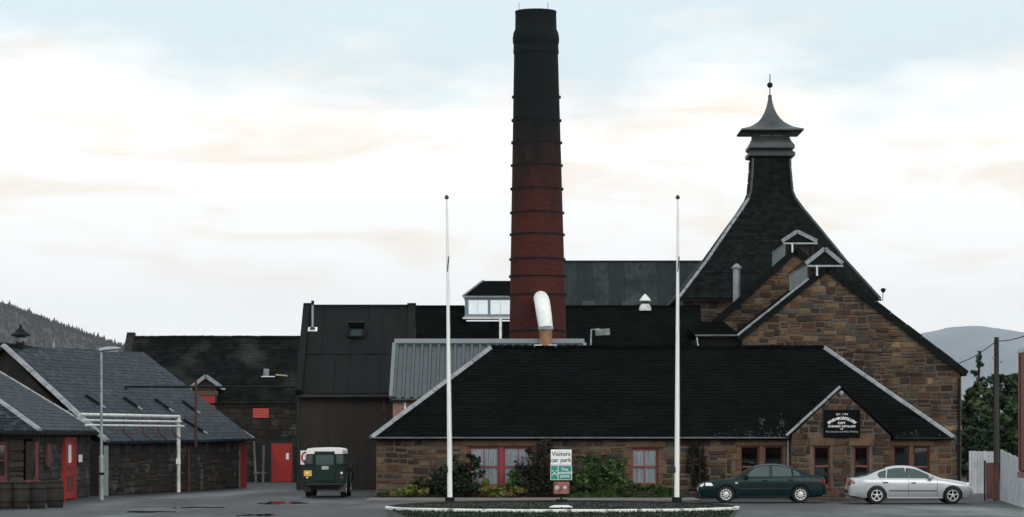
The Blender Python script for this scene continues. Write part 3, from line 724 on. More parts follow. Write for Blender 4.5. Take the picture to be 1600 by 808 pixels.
def gutter(x0, x1, y, z, m, parent, rad=.065):
    mb = MB(); pr = [(rad*math.cos(math.pi+math.pi*i/8), rad*math.sin(math.pi+math.pi*i/8)) for i in range(9)]
    pr += [(rad*.8*math.cos(2*math.pi-math.pi*i/8), rad*.8*math.sin(2*math.pi-math.pi*i/8)) for i in range(9)]
    n = len(pr)
    for xx in (x0, x1): mb.v += [(xx, y+a, z+b) for a, b in pr]
    mb.f = [(i, (i+1)%n, (i+1)%n+n, i+n) for i in range(n)] + [tuple(range(n)), tuple(range(2*n-1,n-1,-1))]
    return mb.build('gutter', m, parent, smooth=True)
gutter(el_, X(1232,VY), ey-.06, ez+.02, M['grey'], roof); gutter(X(1394,VY), er_, ey-.06, ez+.0, M['leadd'], roof)
MB().tube([(X(1231,VY), VY-.14, ez-.02),(X(1231,VY), VY-.14, .08)], .045).build('downpipe', M['grey'], vis, smooth=True)
# porch roof
bz = gza + .03; pb = ey + (bz-ez)*(ry-ey)/(rz-ez) + .4
for s_, xe in ((-1, X(1229,GY)), (1, X(1397,GY))):
    pts = [(xe, GY-.05, ge-.02), (gxa, GY-.05, bz), (gxa, pb, bz), (xe, GY+1.1, ge-.02)]
    ps = MB().prism(pts, (0,0,-.08)).build('porch_roof', M['slate_b'], roof)
    slating([(xe, GY+1.1, ge-.015),(xe, GY-.05, ge-.015),(gxa, GY-.05, bz+.005),(gxa, pb, bz+.005)], roof, M['slate_b'], seed=6, name='porch_slates')
    strip((xe, GY-.02, ge), (gxa, GY-.02, bz+.02), 4, .16 if s_ < 0 else .14, .05, M['lead' if s_ < 0 else 'slate_b'], roof, name='verge_flashing')
MB().lathe([(.04,-.07),(.09,0),(.10,.07),(.07,.14),(.02,.17)], (gxa+.02, GY-.02, gza-.28), 10).build('carved_finial', M['grey'], vis, smooth=True)
# lichen tufts on the eave near the porch
mb = MB(); rr2 = random.Random(4)
for px, py, n_, sp in ((1190,662,22,2.5),(1222,661,20,3),(1195,680,34,22),(1140,682,12,26),(1420,680,10,20)):
    for _ in range(n_):
        qx = px + rr2.gauss(0,sp); qy = py + rr2.gauss(0,3 if sp > 8 else 6); t = (Z(qy, ey+.6)-ez)/(rz-ez); t = min(max(t,.004),.4); y = ey+(ry-ey)*t; z = ez+(rz-ez)*t+.035; x = X(qx,y); s_ = rr2.uniform(.012,.03)
        mb.add([(x-s_,y-.02,z-.02),(x+s_,y-.02,z-.02),(x+s_*.6,y,z+s_),(x-s_*.6,y,z+s_)], [(0,1,2,3)])
kind(mb.build('lichen_tufts', mat('pale_lichen', (.06,.07,.058), .95)), 'stuff')

# black company board on the porch gable
sx0, sx1, sz0, sz1 = X(1288,GY), X(1342,GY), Z(682,GY), Z(642,GY); sc_ = (sx0+sx1)/2
brd = thing('sign_board', 'black painted board with arched white lettering on the porch gable', 'sign', (sc_, GY-.07, sz0))
bo = MB().box(sx0, sx1, GY-.12, GY-.065, sz0, sz1).build('board', M['signb'], brd, bevel=.01)
fr = MB(); t_ = .035
for a in ((sx0-t_,sx1+t_,sz0-t_,sz0-.002),(sx0-t_,sx1+t_,sz1+.002,sz1+t_),(sx0-t_,sx0-.002,sz0-.001,sz1+.001),(sx1+.002,sx1+t_,sz0-.001,sz1+.001)):
    fr.box(a[0],a[1],GY-.135,GY-.06,a[2],a[3])
fr.build('board_frame', M['signb'], brd)
pz = lambda v: sz1 - (v-638-4)/40*(sz1-sz0)
yy = GY-.124; ppm = (sx1-sx0)/54
def sg(px, py): return (sx0+(px-1288)*ppm, yy, sz0+(682-py)*ppm)
textmesh('EST. 1790', .10, M['inkw'], 'lettering', brd, sg(1315,647.6), .000, xs=1.15)
s_ = 'BALBLAIR DISTILLERY'; rad = 33*ppm; c_ = Vector(sg(1315,653.8))
wds = {'I': .55, ' ': .55, 'L': .88}; tot = sum(wds.get(c,1) for c in s_); span = 1.42; acc = 0
for ch in s_:
    wc = wds.get(ch,1); a = (acc+wc/2)/tot*span - span/2; acc += wc
    if ch != ' ':
        p = (c_.x + rad*math.sin(a), yy, c_.z - rad + rad*math.cos(a))
        textmesh(ch, .150, M['inkw'], 'lettering', brd, p, .004, rot=-a)
textmesh('COY', .125, M['inkw'], 'lettering', brd, sg(1314.5,661.2), .003, xs=1.15)
textmesh('LICENSED', .102, M['inkw'], 'lettering', brd, sg(1313.0,666.4), .002, xs=1.12, align='RIGHT'); textmesh('DISTILLERS', .102, M['inkw'], 'lettering', brd, sg(1314.6,666.4), .002, xs=1.12, align='LEFT')
for ch, px in (('O',1313.9),('F',1316.1)): textmesh(ch, .085, M['inkw'], 'lettering', brd, sg(px,670.6), .001, xs=1.1)
textmesh('Fine Scotch and Malt Whisky', .105, M['inkg'], 'lettering', brd, sg(1315,674.6), 0, xs=1.05)

# ================================================================== metal clad annexe behind the visitor building
GF, GB = 123.4, 127.0
ax0, ax1 = X(611, GF), X(913, GB); aez, atz = Z(621, GF), Z(531, GB)
ann = thing('clad_annexe', 'low annexe with grey ribbed metal roof and pink wall behind the black hipped roof', 'building', ((ax0+ax1)/2, GF, 0))
mb = MB(); mb.prism([(ax0+.08,GF,0),(ax0+.08,GB,0),(ax0+.08,GB,atz-.1),(ax0+.08,GF,aez-.1)], (ax1-ax0-.16,0,0))
mb.build('wall', M['pink'], ann)
rf = MB().prism([(ax0,GF-.15,aez-.06),(ax1,GF-.15,aez-.06),(ax1,GB,atz-.06),(ax0,GB,atz-.06)], (0,.0,-.08)).build('roof', M['clad'], ann)
sl = Vector((0, GB-GF+.15, atz-aez+.0)); nrm = Vector((0,-sl.z,sl.y)).normalized()
npan = 23; pw = (ax1-ax0)/npan; pm = None
for i in range(npan):
    x0 = ax0 + pw*i; b0 = Vector((x0, GF-.16, aez-.05)); t0 = Vector((x0, GB, atz-.05))
    if pm is None:
        prof = [(.0,0),(.07,0),(.10,.085),(.20,.085),(.23,0),(pw-.004,0)]
        q = MB()
        for p in (b0, t0): q.v += [tuple(p + Vector((a,0,0)) + nrm*b) for a, b in prof]
        n = len(prof); q.f = [(k, k+1, k+1+n, k+n) for k in range(n-1)] + [(0, n-1, 2*n-1, n)]*0
        first = q.build('roof_panel', M['clad'], rf); pm = first.data
    else:
        o = first.copy(); COL.objects.link(o); o.parent = rf; o.location.x = pw*i
MB().bar((ax0,GB-.2,atz-.15+.06), (ax1,GB-.2,atz-.15+.06), .34, .09, nrm).build('ridge_flashing', M['cladcap'], rf)
MB().box(ax0, ax1, GB-.06, GB+.03, atz-.2, atz+.05).build('ridge_upstand', M['cladcap'], rf)
for xx in (ax0, ax1):
    MB().bar((xx,GF-.18,aez+.02), (xx,GB-.3,atz-.18), .16, .12, nrm).build('verge_flashing', M['cladcap'], rf)
gutter(ax0-.05, ax1, GF-.22, aez-.1, M['leadd'], rf, .08)
MB().tube([(X(633,GF),GF-.07,aez-.2),(X(633,GF),GF-.07,.1)], .05).build('downpipe', M['pvc'], ann, smooth=True)
# flue duct between annexe roof and chimney
duc = thing('flue_duct', 'white and rust brown flue duct bending from the grey roof into the chimney', 'duct', (X(852,126.6), 126.6, Z(543,126.6)))
MB().tube([P(852,548,126.6), P(853,512,126.6)], .29, 18).build('lower_duct', M['tan'], duc, smooth=True)
MB().tube([P(853,513,126.6), P(850,492,126.8), P(848,478,127.4), P(847,471,128.6), P(846,468.5,130.5), P(845,466,134.4)], [.32,.345,.35,.35,.35,.35], 18).build('upper_duct', M['white'], duc, smooth=True)
MB().tube([P(853,515,126.6), P(853,510.5,126.6)], .345, 18).build('collar', M['grey'], duc, smooth=True)
MB().lathe([(.03,-.06),(.05,0)], P(851,478,126.95), 8, 'y').build('sampling_hole', M['dark'], duc)
MB().box(X(834,126.4),X(848,126.4),126.2,126.5,Z(546,126.4),Z(539,126.4)).box(X(856,126.4),X(871,126.4),126.2,126.5,Z(546,126.4),Z(539,126.4)).build('base_flashing', M['white'], duc, bevel=.03)

# ================================================================== chimney
CHX, CHY = 1.2, 135.5
s_c = F/CHY
chim = thing('brick_chimney', 'tall round red brick chimney stack with iron bands and sooty top', 'chimney', (CHX, CHY, 0))
def cz(py): return EYE + (HY-py)/s_c
def cr(z): return np.interp(z, [0, cz(530), cz(85)], [1.52, 1.375, 1.06])
lean = -.0065
prof = [(cr(z), z) for z in np.linspace(0, cz(88), 14)]
prof += [(1.065,cz(85)),(1.10,cz(83)),(1.075,cz(70)),(1.11,cz(68)),(1.12,cz(60)),(1.085,cz(52)),(1.0,cz(46)),(.985,cz(22)),(1.005,cz(20)),(1.0,cz(18)),(.72,cz(18)),(.72,cz(30))]
lc = CHX - lean*cz(300)
MB().lathe(prof, (lc, CHY, 0), 48, lean=lean).build('stack', M['brick'], chim, smooth=True, angle=30)
for y_ in (147,184,219,255,292,329.6,364,403,430,459,516):
    yf = CHY - 1.25; z = EYE + (HY-y_)/F*yf; rr = float(cr(z)); cx = lc + lean*z
    mb = MB().lathe([(rr-.02,z-.04),(rr+.025,z-.04),(rr+.025,z+.04),(rr-.02,z+.04)], (cx,CHY,0), 48)
    for sx in (-1, 1):
        mb.box(cx+sx*(rr+.02)-.05, cx+sx*(rr+.02)+.05, CHY-.14, CHY+.14, z-.06, z+.06)
    mb.build('iron_band', M['iron'], chim, smooth=True, angle=30)
for px in (811, 856):
    p = P(px, 22, CHY); MB().tube([p, p + Vector((0,0,.55))], .012, 6).build('lightning_rod', M['iron'], chim)

# ================================================================== long dark shed behind (E) with its lantern
EY, ER = 141.0, 146.0
ex0, ex1 = X(648, ER), X(1094, ER); eez, erz = 5.0, Z(479, ER)
shed = thing('long_shed', 'long black roofed shed stretching behind the chimney from the lantern to the kiln', 'building', ((ex0+ex1)/2, EY, 0))
lx0 = X(727, 145); lx1 = lx0+3.6
MB().box(ex0+.05, ex1-.05, EY+.2, ER+2, 0, eez-.06).prism([(ex0+.05,EY+.3,eez-.058),(ex0+.05,ER,erz-.12),(ex0+.05,ER+2,erz-2.1),(ex0+.05,ER+2,eez-.058)], (.3,0,0)).prism([(ex1-.35,EY+.3,eez-.058),(ex1-.35,ER,erz-.12),(ex1-.35,ER+2,erz-2.1),(ex1-.35,ER+2,eez-.058)], (.3,0,0)).build('wall', M['render'], shed)
def ez_(y): return eez+(erz-eez)*(y-EY)/(ER-EY)
mb = MB()
for x0, x1 in ((ex0,lx0+.03),(lx1-.03,ex1)):
    mb.prism([(x0,EY,eez),(x1,EY,eez),(x1,ER,erz),(x0,ER,erz)], (0,0,-.08)).prism([(x0,ER+2.2,erz-2.1),(x0,ER+.002,erz),(x1,ER+.002,erz),(x1,ER+2.2,erz-2.1)], (0,0,-.08))
mb.prism([(lx0+.032,EY,eez),(lx1-.032,EY,eez),(lx1-.032,145.05,ez_(145.05)),(lx0+.032,145.05,ez_(145.05))], (0,0,-.08))
rf = mb.build('roof', M['slate_b'], shed)
for k, q_ in enumerate(((ex0,lx0,ER),(lx0,lx1,145.03),(lx1,ex1,ER))):
    slating([(q_[0],EY,eez),(q_[1],EY,eez),(q_[1],q_[2],ez_(q_[2])),(q_[0],q_[2],ez_(q_[2]))], rf, M['slate_b'], wd=.34, course=.26, seed=9+k)
MB().box(ex0,lx0-.06,ER-.12,ER+.12,erz-.03,erz+.06).box(lx1+.06,ex1,ER-.12,ER+.12,erz-.03,erz+.06).build('ridge', M['slate_b'], rf)
# lantern with glazed sides on the ridge
ly0, ly1 = 145.0, 146.8; lz0, lz1 = Z(495,145), Z(463,145); lzt = Z(439,146)
lan = thing('roof_lantern', 'glazed white roof lantern with dark hipped cap left of the chimney', 'lantern', ((lx0+lx1)/2, 146, lz0))
zs0, zs1 = Z(491,145), Z(469,145)
fb = MB()
for y in (ly0, ly1):
    o2 = .25 if y == ly1 else 0; fb.box(lx0, lx1, y-.05, y+.05, lz0-.1, zs0+o2*.3); fb.box(lx0, lx1, y-.05, y+.05, zs1+o2, lz1+o2*.4)
    for k in range(4):
        xx = lx0 + .06 + (lx1-lx0-.12)*k/3; ww = .16 if k in (0,3) else .13
        fb.box(xx-ww/2, xx+ww/2, y-.048, y+.048, zs0+(.076 if y == ly1 else .001), zs1+(.249 if y == ly1 else -.001))
for xx in (lx0, lx1):
    fb.box(xx-.05, xx+.05, ly0+.051, ly1-.051, lz0-.1, zs0-.02); fb.box(xx-.05, xx+.05, ly0+.051, ly1-.051, zs1, lz1)
fb.build('frame', mat('grey_window_frame', (.22,.25,.27), .6, var=.15), lan)
for y in (ly0, ly1):
    for k in range(3):
        a = lx0+.06+(lx1-lx0-.12)*k/3+.085; b = lx0+.06+(lx1-lx0-.12)*(k+1)/3-.085
        pn = MB().box(a, b, y-.01, y+.01, zs0+(.087 if y == ly1 else .012), zs1+(.238 if y == ly1 else -.012)).build('pane', M['glass'], lan)
        if y == ly0: MB().box((a+b)/2-.018, (a+b)/2+.018, y-.03, y-.012, zs0+.02, zs1-.02).build('glazing_bar', M['white'], pn)
MB().box(lx0-.12, lx1+.1, ly0-.2, ly0-.052, lz0-.12, lz0-.02).build('sill', M['white'], lan)
o_ = .12; hy = 145.9
cap = MB(); a0 = Vector((lx0-o_,ly0-o_,lz1)); a1 = Vector((lx1+o_,ly0-o_,lz1)); a2 = Vector((lx1+o_,ly1+o_,lz1)); a3 = Vector((lx0-o_,ly1+o_,lz1))
h0 = Vector((X(755,hy),hy,lzt)); h1 = Vector((lx1-.9,hy,lzt))
cap.add([a0,a1,a2,a3,h0,h1],[(0,1,5,4),(1,2,5),(2,3,4,5),(3,0,4),(3,2,1,0)]); capo = cap.build('roof', M['slate_b'], lan)
MB().bar(a0+Vector((0,0,.02)), h0+Vector((0,0,.03)), .12, .05).build('hip_flashing', M['lead'], capo)
MB().box(lx0-o_-.02,lx1+o_,ly0-o_-.03,ly0-o_+.03,lz1-.07,lz1+.015).build('eave_board', M['grey'], capo)
vp = thing('vent_pipe', 'thin white pipe running down the black roof below the lantern', 'pipe', P(782,531,141.2))
MB().tube([P(782,497,144.6), P(782,540,140.8)], .07, 10).build('pipe', M['pvc'], vp, smooth=True)
# white ridge ventilator
vc = P(1008, 481, 145.8)
ven = thing('ridge_ventilator', 'small white metal cowl ventilator on the black shed ridge', 'ventilator', vc)
MB().lathe([(.33,-.15),(.30,.05),(.22,.16),(.20,.2)], vc, 14).build('base', M['pvc'], ven, smooth=True)
MB().lathe([(.13,.2),(.13,.36)], vc, 12).build('neck', M['trim'], ven, smooth=True)
MB().lathe([(.30,.34),(.31,.38),(.16,.58),(.03,.72)], vc, 14).build('cap', M['pvc'], ven, smooth=True)
# floodlight on bent pipe behind the black hipped roof
fl = thing('flood_lamp', 'flood lamp on a bent pale pipe rising behind the black hipped roof', 'lamp', P(921,548,119))
Yf = 118.4
MB().tube([P(920,548,Yf+.6), P(923,540,Yf), P(924,515,Yf), P(937,514.5,Yf)], .035, 8).build('bracket', M['grey'], fl, smooth=True)
MB().bar(P(930,520,Yf), P(953,518.5,Yf), .22, .28).build('lamp_housing', M['pale'], fl, bevel=.02)

# ================================================================== corrugated roof shed (F)
fy, fr_ = 184.0, 190.0
fx0, fx1 = X(828, fr_), X(1130, fr_); fez, frz = 8.2, Z(409.5, fr_)
cs = thing('corrugated_shed', 'tall shed with weathered grey corrugated roof right of the chimney', 'building', ((fx0+fx1)/2, fy, 0))
MB().prism([(fx0+.1,fy+.2,0),(fx0+.1,fr_+6,0),(fx0+.1,fr_+6,fez-.3),(fx0+.1,fr_,frz-.2),(fx0+.1,fy+.2,fez-.1)], (fx1-fx0-.2,0,0)).build('wall', M['render'], cs)
rt = MB().prism([(fx0,fr_+6.3,fez-.1),(fx0,fr_+.01,frz-.1),(fx1,fr_+.01,frz-.1),(fx1,fr_+6.3,fez-.1)], (0,0,-.05)).build('roof', M['corr'], cs)
sn = Vector((0,-(frz-fez),fr_-fy)).normalized(); wsh = 1.06; nsh = int((fx1-fx0)/wsh)
for i in range(nsh):
    for j, (ta, tb) in enumerate(((0,.52),(.5,1))):
        mb = MB(); n = 20
        for k in range(n+1):
            x = fx0+i*wsh+wsh*1.02*k/n; h = .03*math.cos(k/n*2*math.pi*5) + (.02 if j else 0) + .008*(i % 2)
            for t in (ta, tb): mb.v.append(tuple(Vector((x, fy+(fr_-fy)*t, fez+(frz-fez)*t)) + sn*(h+.02)))
        mb.f = [(2*k,2*k+2,2*k+3,2*k+1) for k in range(n)]
        mb.build('roof_sheet', M['corr'], rt, smooth=True, angle=80)
for px in (920, 982):
    c = Vector((X(px,186.5),186.5,fez+(frz-fez)*2.5/6)); t = Vector((0,1,(frz-fez)/6)).normalized()
    MB().bar(c-t*1.0+sn*.09, c+t*1.0+sn*.09, .85, .05, sn).build('rooflight', mat('mossy_rooflight', (.022,.030,.022), .7), rt)
MB().box(fx0,fx1,fr_-.15,fr_+.15,frz+.02,frz+.1).build('ridge', M['corr'], rt)

# ================================================================== sheeted building (D)
DY, DR = 132.0, 137.0
dx0, dx1 = X(463, DY), X(648, DR); dez, drz = Z(609, DY), Z(479, DR)
shd = thing('roughcast_store', 'tall brown roughcast store with dark sheeted roof behind the green vehicle', 'building', ((dx0+dx1)/2, DY, 0))
MB().prism([(dx0,DY,0),(dx0,DR+5,0),(dx0,DR+5,dez),(dx0,DR,drz-.1),(dx0,DY,dez)], (dx1-dx0,0,0)).build('wall', M['render'], shd)
rf = MB().prism([(dx0+.3,DY-.25,dez-.2),(dx1-.02,DY-.25,dez-.2),(dx1-.02,DR,drz-.02),(dx0+.3,DR,drz-.02)], (0,0,-.05)).prism([(dx0+.3,DR+5.2,dez-.2),(dx0+.3,DR+.003,drz-.02),(dx1-.02,DR+.003,drz-.02),(dx1-.02,DR+5.2,dez-.2)], (0,0,-.05)).build('roof', M['felt'], shd)
dn = Vector((0,-(drz-dez+.2),DR-DY+.25)).normalized(); ncol = 7; cw = (dx1-dx0-.36)/ncol
for i in range(ncol):
    for j, (ta, tb) in enumerate(((0,.46),(.44,1))):
        a = Vector((dx0+.32+cw*i, DY-.27, dez-.19)); d = Vector((0, (DR-DY+.25), drz-dez+.18)); k = .02+.018*j+.012*((i+j) % 2)
        q = [a+d*ta+dn*k, a+d*ta+Vector((cw-.015,0,0))+dn*k, a+d*tb+Vector((cw-.015,0,0))+dn*(k-.012), a+d*tb+dn*(k-.012)]
        MB().prism(q, -dn*.012).build('roof_sheet', M['felt'], rf)
MB().box(dx0+.2,dx1,DR-.13,DR+.13,drz-.03,drz+.09).build('ridge', M['felt'], rf)
# raised gable skews
for xx in (dx0+.13, dx1-.14):
    MB().bar((xx,DY-.3,dez-.12), (xx,DR,drz+.06), .32, .28, dn).bar((xx,DR+5.2,dez-.1), (xx,DR+.01,drz+.06), .32, .28).build('gable_coping', M['felt'], shd)
MB().box(dx0,dx0+.42,DR-.22,DR+.22,drz-.05,drz+.16).build('coping_apex', M['felt'], shd)
MB().box(dx1-.36,dx1+.06,DR-.22,DR+.22,drz-.05,drz+.16).build('coping_apex', M['felt'], shd)
MB().box(dx0+.25,dx1,DY-.32,DY-.02,dez-.30,dez-.22).build('eave_board', M['trim'], rf)
gutter(dx0+.1, dx1, DY-.36, dez-.30, M['leadd'], rf, .08)
MB().tube([(X(466,DY),DY-.1,dez-.35),(X(466,DY),DY-.1,.05)], .06).build('downpipe', M['trim'], shd, smooth=True)
MB().tube([(X(600,DY),DY-.08,dez-.3),(X(600,DY),DY-.08,3.7)], .035).build('overflow_pipe', M['redd'], shd, smooth=True)
# roof hatch propped open
def onD(px, py):
    o = Vector((0,0,EYE)); d = P(px,py,1)-o; p0 = Vector((0,DY-.25,dez-.2)); t = (p0-o).dot(dn)/d.dot(dn); return o+d*t
h = onD(557, 522); dv = Vector((0,DR-DY+.25,drz-dez+.18)).normalized()
ha = MB()
for sx in (-.36,.36): ha.bar(h-dv*.42+Vector((sx,0,0))+dn*.1, h+dv*.42+Vector((sx,0,0))+dn*.1, .08, .2, dn)
for s_ in (-.42,.42): ha.bar(h+dv*s_+Vector((-.32,0,0))+dn*.1, h+dv*s_+Vector((.32,0,0))+dn*.1, .08, .2, dn)
hat = ha.build('roof_hatch', M['iron'], rf)
MB().bar(h+dv*.38+dn*.22, h+dv*.30+dn*.5-Vector((0,.3,0)), .8, .04).build('hatch_lid', M['trim'], hat)
MB().bar(h-dv*.33+dn*.06, h+dv*.33+dn*.06, .6, .02, dn).build('hatch_glass', M['carglass'], hat)
# white flue on a base plate
fb = onD(488.5, 516); flu = thing('flue_pipe', 'thin pale flue pipe with white base plate on the dark sheeted roof', 'flue', fb)
MB().bar(fb-dv*.16+dn*.05, fb+dv*.16+dn*.05, .46, .03, dn).build('base_plate', M['white'], flu)
MB().tube([fb, fb+Vector((0,0,1.25))], .055, 10).build('pipe', M['grey'], flu, smooth=True)
MB().tube([fb+Vector((0,0,1.22)), fb+Vector((0,0,1.42))], .07, 10).build('cap', M['iron'], flu, smooth=True)
MB().lathe([(.14,0),(.08,.1)], fb+dn*.06, 10).build('collar', M['trim'], flu, smooth=True)
# round prohibition notice on the wall
nx0, nz0 = X(469.5,DY-.03), Z(726,DY-.03); s_ = 22*DY/F
ns_ = thing('wall_notice', 'white square notice with red ring half hidden by the green vehicle', 'sign', (nx0+s_/2, DY-.03, nz0))
MB().box(nx0, nx0+s_, DY-.05, DY-.012, nz0, nz0+s_).build('plate', M['signw'], ns_)
ro, ri = s_*.46, s_*.34; mb = MB()
for k in range(32):
    t = k/32*6.2832
    for q in (ro, ri):
        for y in (DY-.054, DY-.051): mb.v.append((nx0+s_/2+q*math.cos(t), y, nz0+s_/2+q*math.sin(t)))
for k in range(32):
    a = k*4; b = ((k+1)%32)*4; mb.f += [(a,b,b+2,a+2),(a,a+1,b+1,b),(a+2,b+2,b+3,a+3)]
mb.build('red_ring', M['red'], ns_)

# ================================================================== rear range (C)
CYF, CYR = 155.0, 159.0
c0, c1 = X(205, CYR), -10.35; cez, crz = Z(627, CYF), Z(527, CYR)
rng = thing('rear_range', 'long two storey dark stone range with lichened roof and loft dormer', 'building', ((c0+c1)/2, CYF, 0))
wc = MB().prism([(c0+.1,CYF,0),(c0+.1,CYR+4,0),(c0+.1,CYR+4,cez),(c0+.1,CYR,crz-.1),(c0+.1,CYF,cez)], (c1-c0-.1,0,0)).build('wall', M['mortar_d'], rng)
dh = (X(425,CYF), X(456,CYF), 0, Z(693,CYF)); sh = (X(395,CYF), X(420.5,CYF), Z(653,CYF), Z(638,CYF)); al = (X(398,CYF), X(423,CYF), .0, Z(692,CYF))
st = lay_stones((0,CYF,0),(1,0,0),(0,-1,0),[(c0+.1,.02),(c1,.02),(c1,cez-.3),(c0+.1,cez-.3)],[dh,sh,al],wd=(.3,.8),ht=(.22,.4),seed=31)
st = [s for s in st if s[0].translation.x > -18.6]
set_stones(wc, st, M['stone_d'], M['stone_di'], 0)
MB().box(c0+.1, c1, CYF-.08, CYF-.012, cez-.28, cez-.02).build('eaves_course', mat('brown_eaves_stone', (.13,.085,.05), .9, bump=.3), wc)
rf = MB().prism([(c0,CYF-.2,cez-.15),(c1,CYF-.2,cez-.15),(c1,CYR,crz),(c0,CYR,crz)], (0,0,-.06)).prism([(c0,CYR+4.2,cez-.15),(c0,CYR+.003,crz),(c1,CYR+.003,crz),(c1,CYR+4.2,cez-.15)], (0,0,-.06)).build('roof', M['slate_l'], rng)
slating([(c0,CYF-.2,cez-.15),(c1,CYF-.2,cez-.15),(c1,CYR,crz),(c0,CYR,crz)], rf, M['slate_l'], wd=.34, course=.27, seed=12)
mb = MB(); x = c0
while x < c1: mb.bar((x,CYR,crz+.03),(x+.5,CYR,crz+.03+random.uniform(-.02,.02)),.3,.11); x += .52
mb.build('ridge', M['felt'], rf)
cn = Vector((0,-(crz-cez+.15),CYR-CYF+.2)).normalized()
for k in range(7):
    a = Vector((c0-.04,CYF-.25,cez-.15)); b = Vector((c0-.04,CYR,crz)); d = b-a
    MB().bar(a+d*(k/7)+cn*.08, a+d*((k+1)/7)-d.normalized()*.03+cn*(.08+.02*(k%2)), .42, .24, cn).build('coping_stone', M['pale'] if k in (3,4) else M['mortar_d'], rng)
MB().box(c0-.22,c0+.22,CYR-.3,CYR+.3,crz-.1,crz+.27).build('coping_apex', M['mortar_d'], rng, bevel=.03)
dr = MB().box(dh[0]+.03,dh[1]-.03,CYF-.07,CYF-.02,.02,dh[3]-.03).build('door', M['red'], rng)
MB().box(X(447,CYF),X(451.5,CYF),CYF-.08,CYF-.072,Z(718,CYF),Z(708,CYF)).build('paper_notice', M['signw'], dr)
MB().box(dh[0]-.06,dh[0]+.028,CYF-.08,CYF-.01,.0,dh[3]+.05).box(dh[1]-.028,dh[1]+.06,CYF-.08,CYF-.01,.0,dh[3]+.05).box(dh[0]+.03,dh[1]-.03,CYF-.08,CYF-.01,dh[3]-.028,dh[3]+.05).build('door_frame', M['redd'], dr)
MB().lathe([(.035,-.06),(.035,0)], (dh[0]+.16,CYF-.07,1.0), 8, 'y').build('handle', M['iron'], dr)
shu = MB()
for k in range(4):
    z0 = sh[2]+(sh[3]-sh[2])*k/4; shu.box(sh[0]+.01,sh[1]-.01,CYF-.06,CYF-.02,z0+.006,z0+(sh[3]-sh[2])/4-.006)
shu.build('shutter', mat('sun_bleached_red', (.46,.075,.055), .6, var=.15), rng)
MB().box(al[0],al[1],CYF-.02,CYF-.004,.02,al[3]).build('alcove_shade', M['dark'], wc)  # flat dark sheet on the wall; the alcove's shade is its colour
# loft dormer
DYF = CYF-.12
da, dl, drr = P(322,588,DYF), P(297,607,DYF), P(349,607,DYF)
bk = CYF-.2 + (da.z-(cez-.15))*(CYR-CYF+.2)/(crz-cez+.15)
dmo = MB().prism([(X(305,DYF),DYF,cez-.6),(X(339,DYF),DYF,cez-.6),(X(339,DYF),DYF,dl.z),(da.x,DYF,da.z-.1),(X(305,DYF),DYF,dl.z)], (0,1.7,0)).build('loft_dormer', M['wood'], rng)
MB().box(X(308,DYF),X(336,DYF),DYF-.05,DYF-.01,Z(648,DYF),Z(619,DYF)).build('loft_door', M['red'], dmo)
MB().box(X(303,DYF),X(341,DYF),DYF-.09,DYF-.01,Z(618,DYF),Z(611,DYF)).build('beam', mat('brown_beam', (.10,.05,.03), .8), dmo)
for e in (dl, drr):
    MB().bar(e+Vector((0,-.18,0)), da+Vector((0,-.18,.02)), .06, .20, (0,0,1)).build('bargeboard', M['lead'], dmo)
    MB().prism([e+Vector((0,-.15,0)), da+Vector((0,-.15,.05)), Vector((da.x,bk+.3,da.z+.05)), Vector((e.x,DYF+1.2,e.z))], (0,0,.05)).build('dormer_roof', M['slate_l'], dmo)
    MB().bar(e+Vector((-.12,-.14,-.03)), e+Vector((.12,-.14,-.03)), .10, .07).build('eave_end', M['pvc'], dmo)
# rooflight propped open on the lichened roof
p = P(421, 588, CYF+1.3); o = MB().bar(p+Vector((-.2,0,.02)), p+Vector((-.16,.0,.42)), .30, .04, (0,1,0)).build('rooflight', M['lead'], rf)
MB().box(p.x-.45,p.x+.30,p.y-.05,p.y+.0,p.z-.04,p.z+.01).build('rooflight_sill', M['white'], o)
MB().tube([p+Vector((.35,0,.08)), p+Vector((1.0,-.1,.02))], .04, 6).build('stay', mat('yellow_stay', (.45,.36,.16), .6), o)
# timbers in the corner
for i, (p0, p1, lab) in enumerate(((400,396,'grey weathered timber post leaning in the yard corner'),(411,412,'short pale post standing left of the red yard door'))):
    Y = CYF-.5-.3*i; t = thing('timber_post', lab, 'post', (X(p0,Y),Y,0), 'timbers in the yard corner')
    MB().bar((X(p0,Y),Y,0),(X(p1,Y),Y+.3*(1-i),Z(690+6*i,Y)), .12, .1).build('post', M['greywood'], t)
    MB().bar((X(p0,Y)-.12,Y-.06,.5),(X(p0,Y)+.2,Y-.06,.52), .05, .1).build('batten', M['greywood'], t)

# ================================================================== long left shed (A)
AN, AF = P(168,690,117.0), P(397,685.5,137.9)
RN, RF_ = P(5,539.5,120.6), P(213,567,139.6)
lsh = thing('slate_shed', 'long low shed with wet slate roof coloured with blue sky sheen left of the yard', 'building', ((AN.x+AF.x)/2, (AN.y+AF.y)/2, 0))
ua = (AF-AN); ua.z = 0; ua.normalize(); na = Vector((ua.y,-ua.x,0))       # outward (towards the yard)
wa, wb = AN - na*.35 + ua*.3, AF - na*.35 - ua*.3
wa.z = wb.z = 0; aw = MB().prism([wa, wb, wb-na*.4, wa-na*.4], (0,0,2.28))
g_in = [Vector((wa.x,wa.y,0)), Vector((wa.x,wa.y,2.2)), RN+Vector((.1,.25,-.25)), RN+(RN-AN)*1.0+Vector((.1,.25,-.25-2*(RN.z-AN.z)))]
lf = Vector((2*RN.x-AN.x, 2*RN.y-AN.y, 0)); lf2 = Vector((2*RF_.x-AF.x, 2*RF_.y-AF.y, 0))
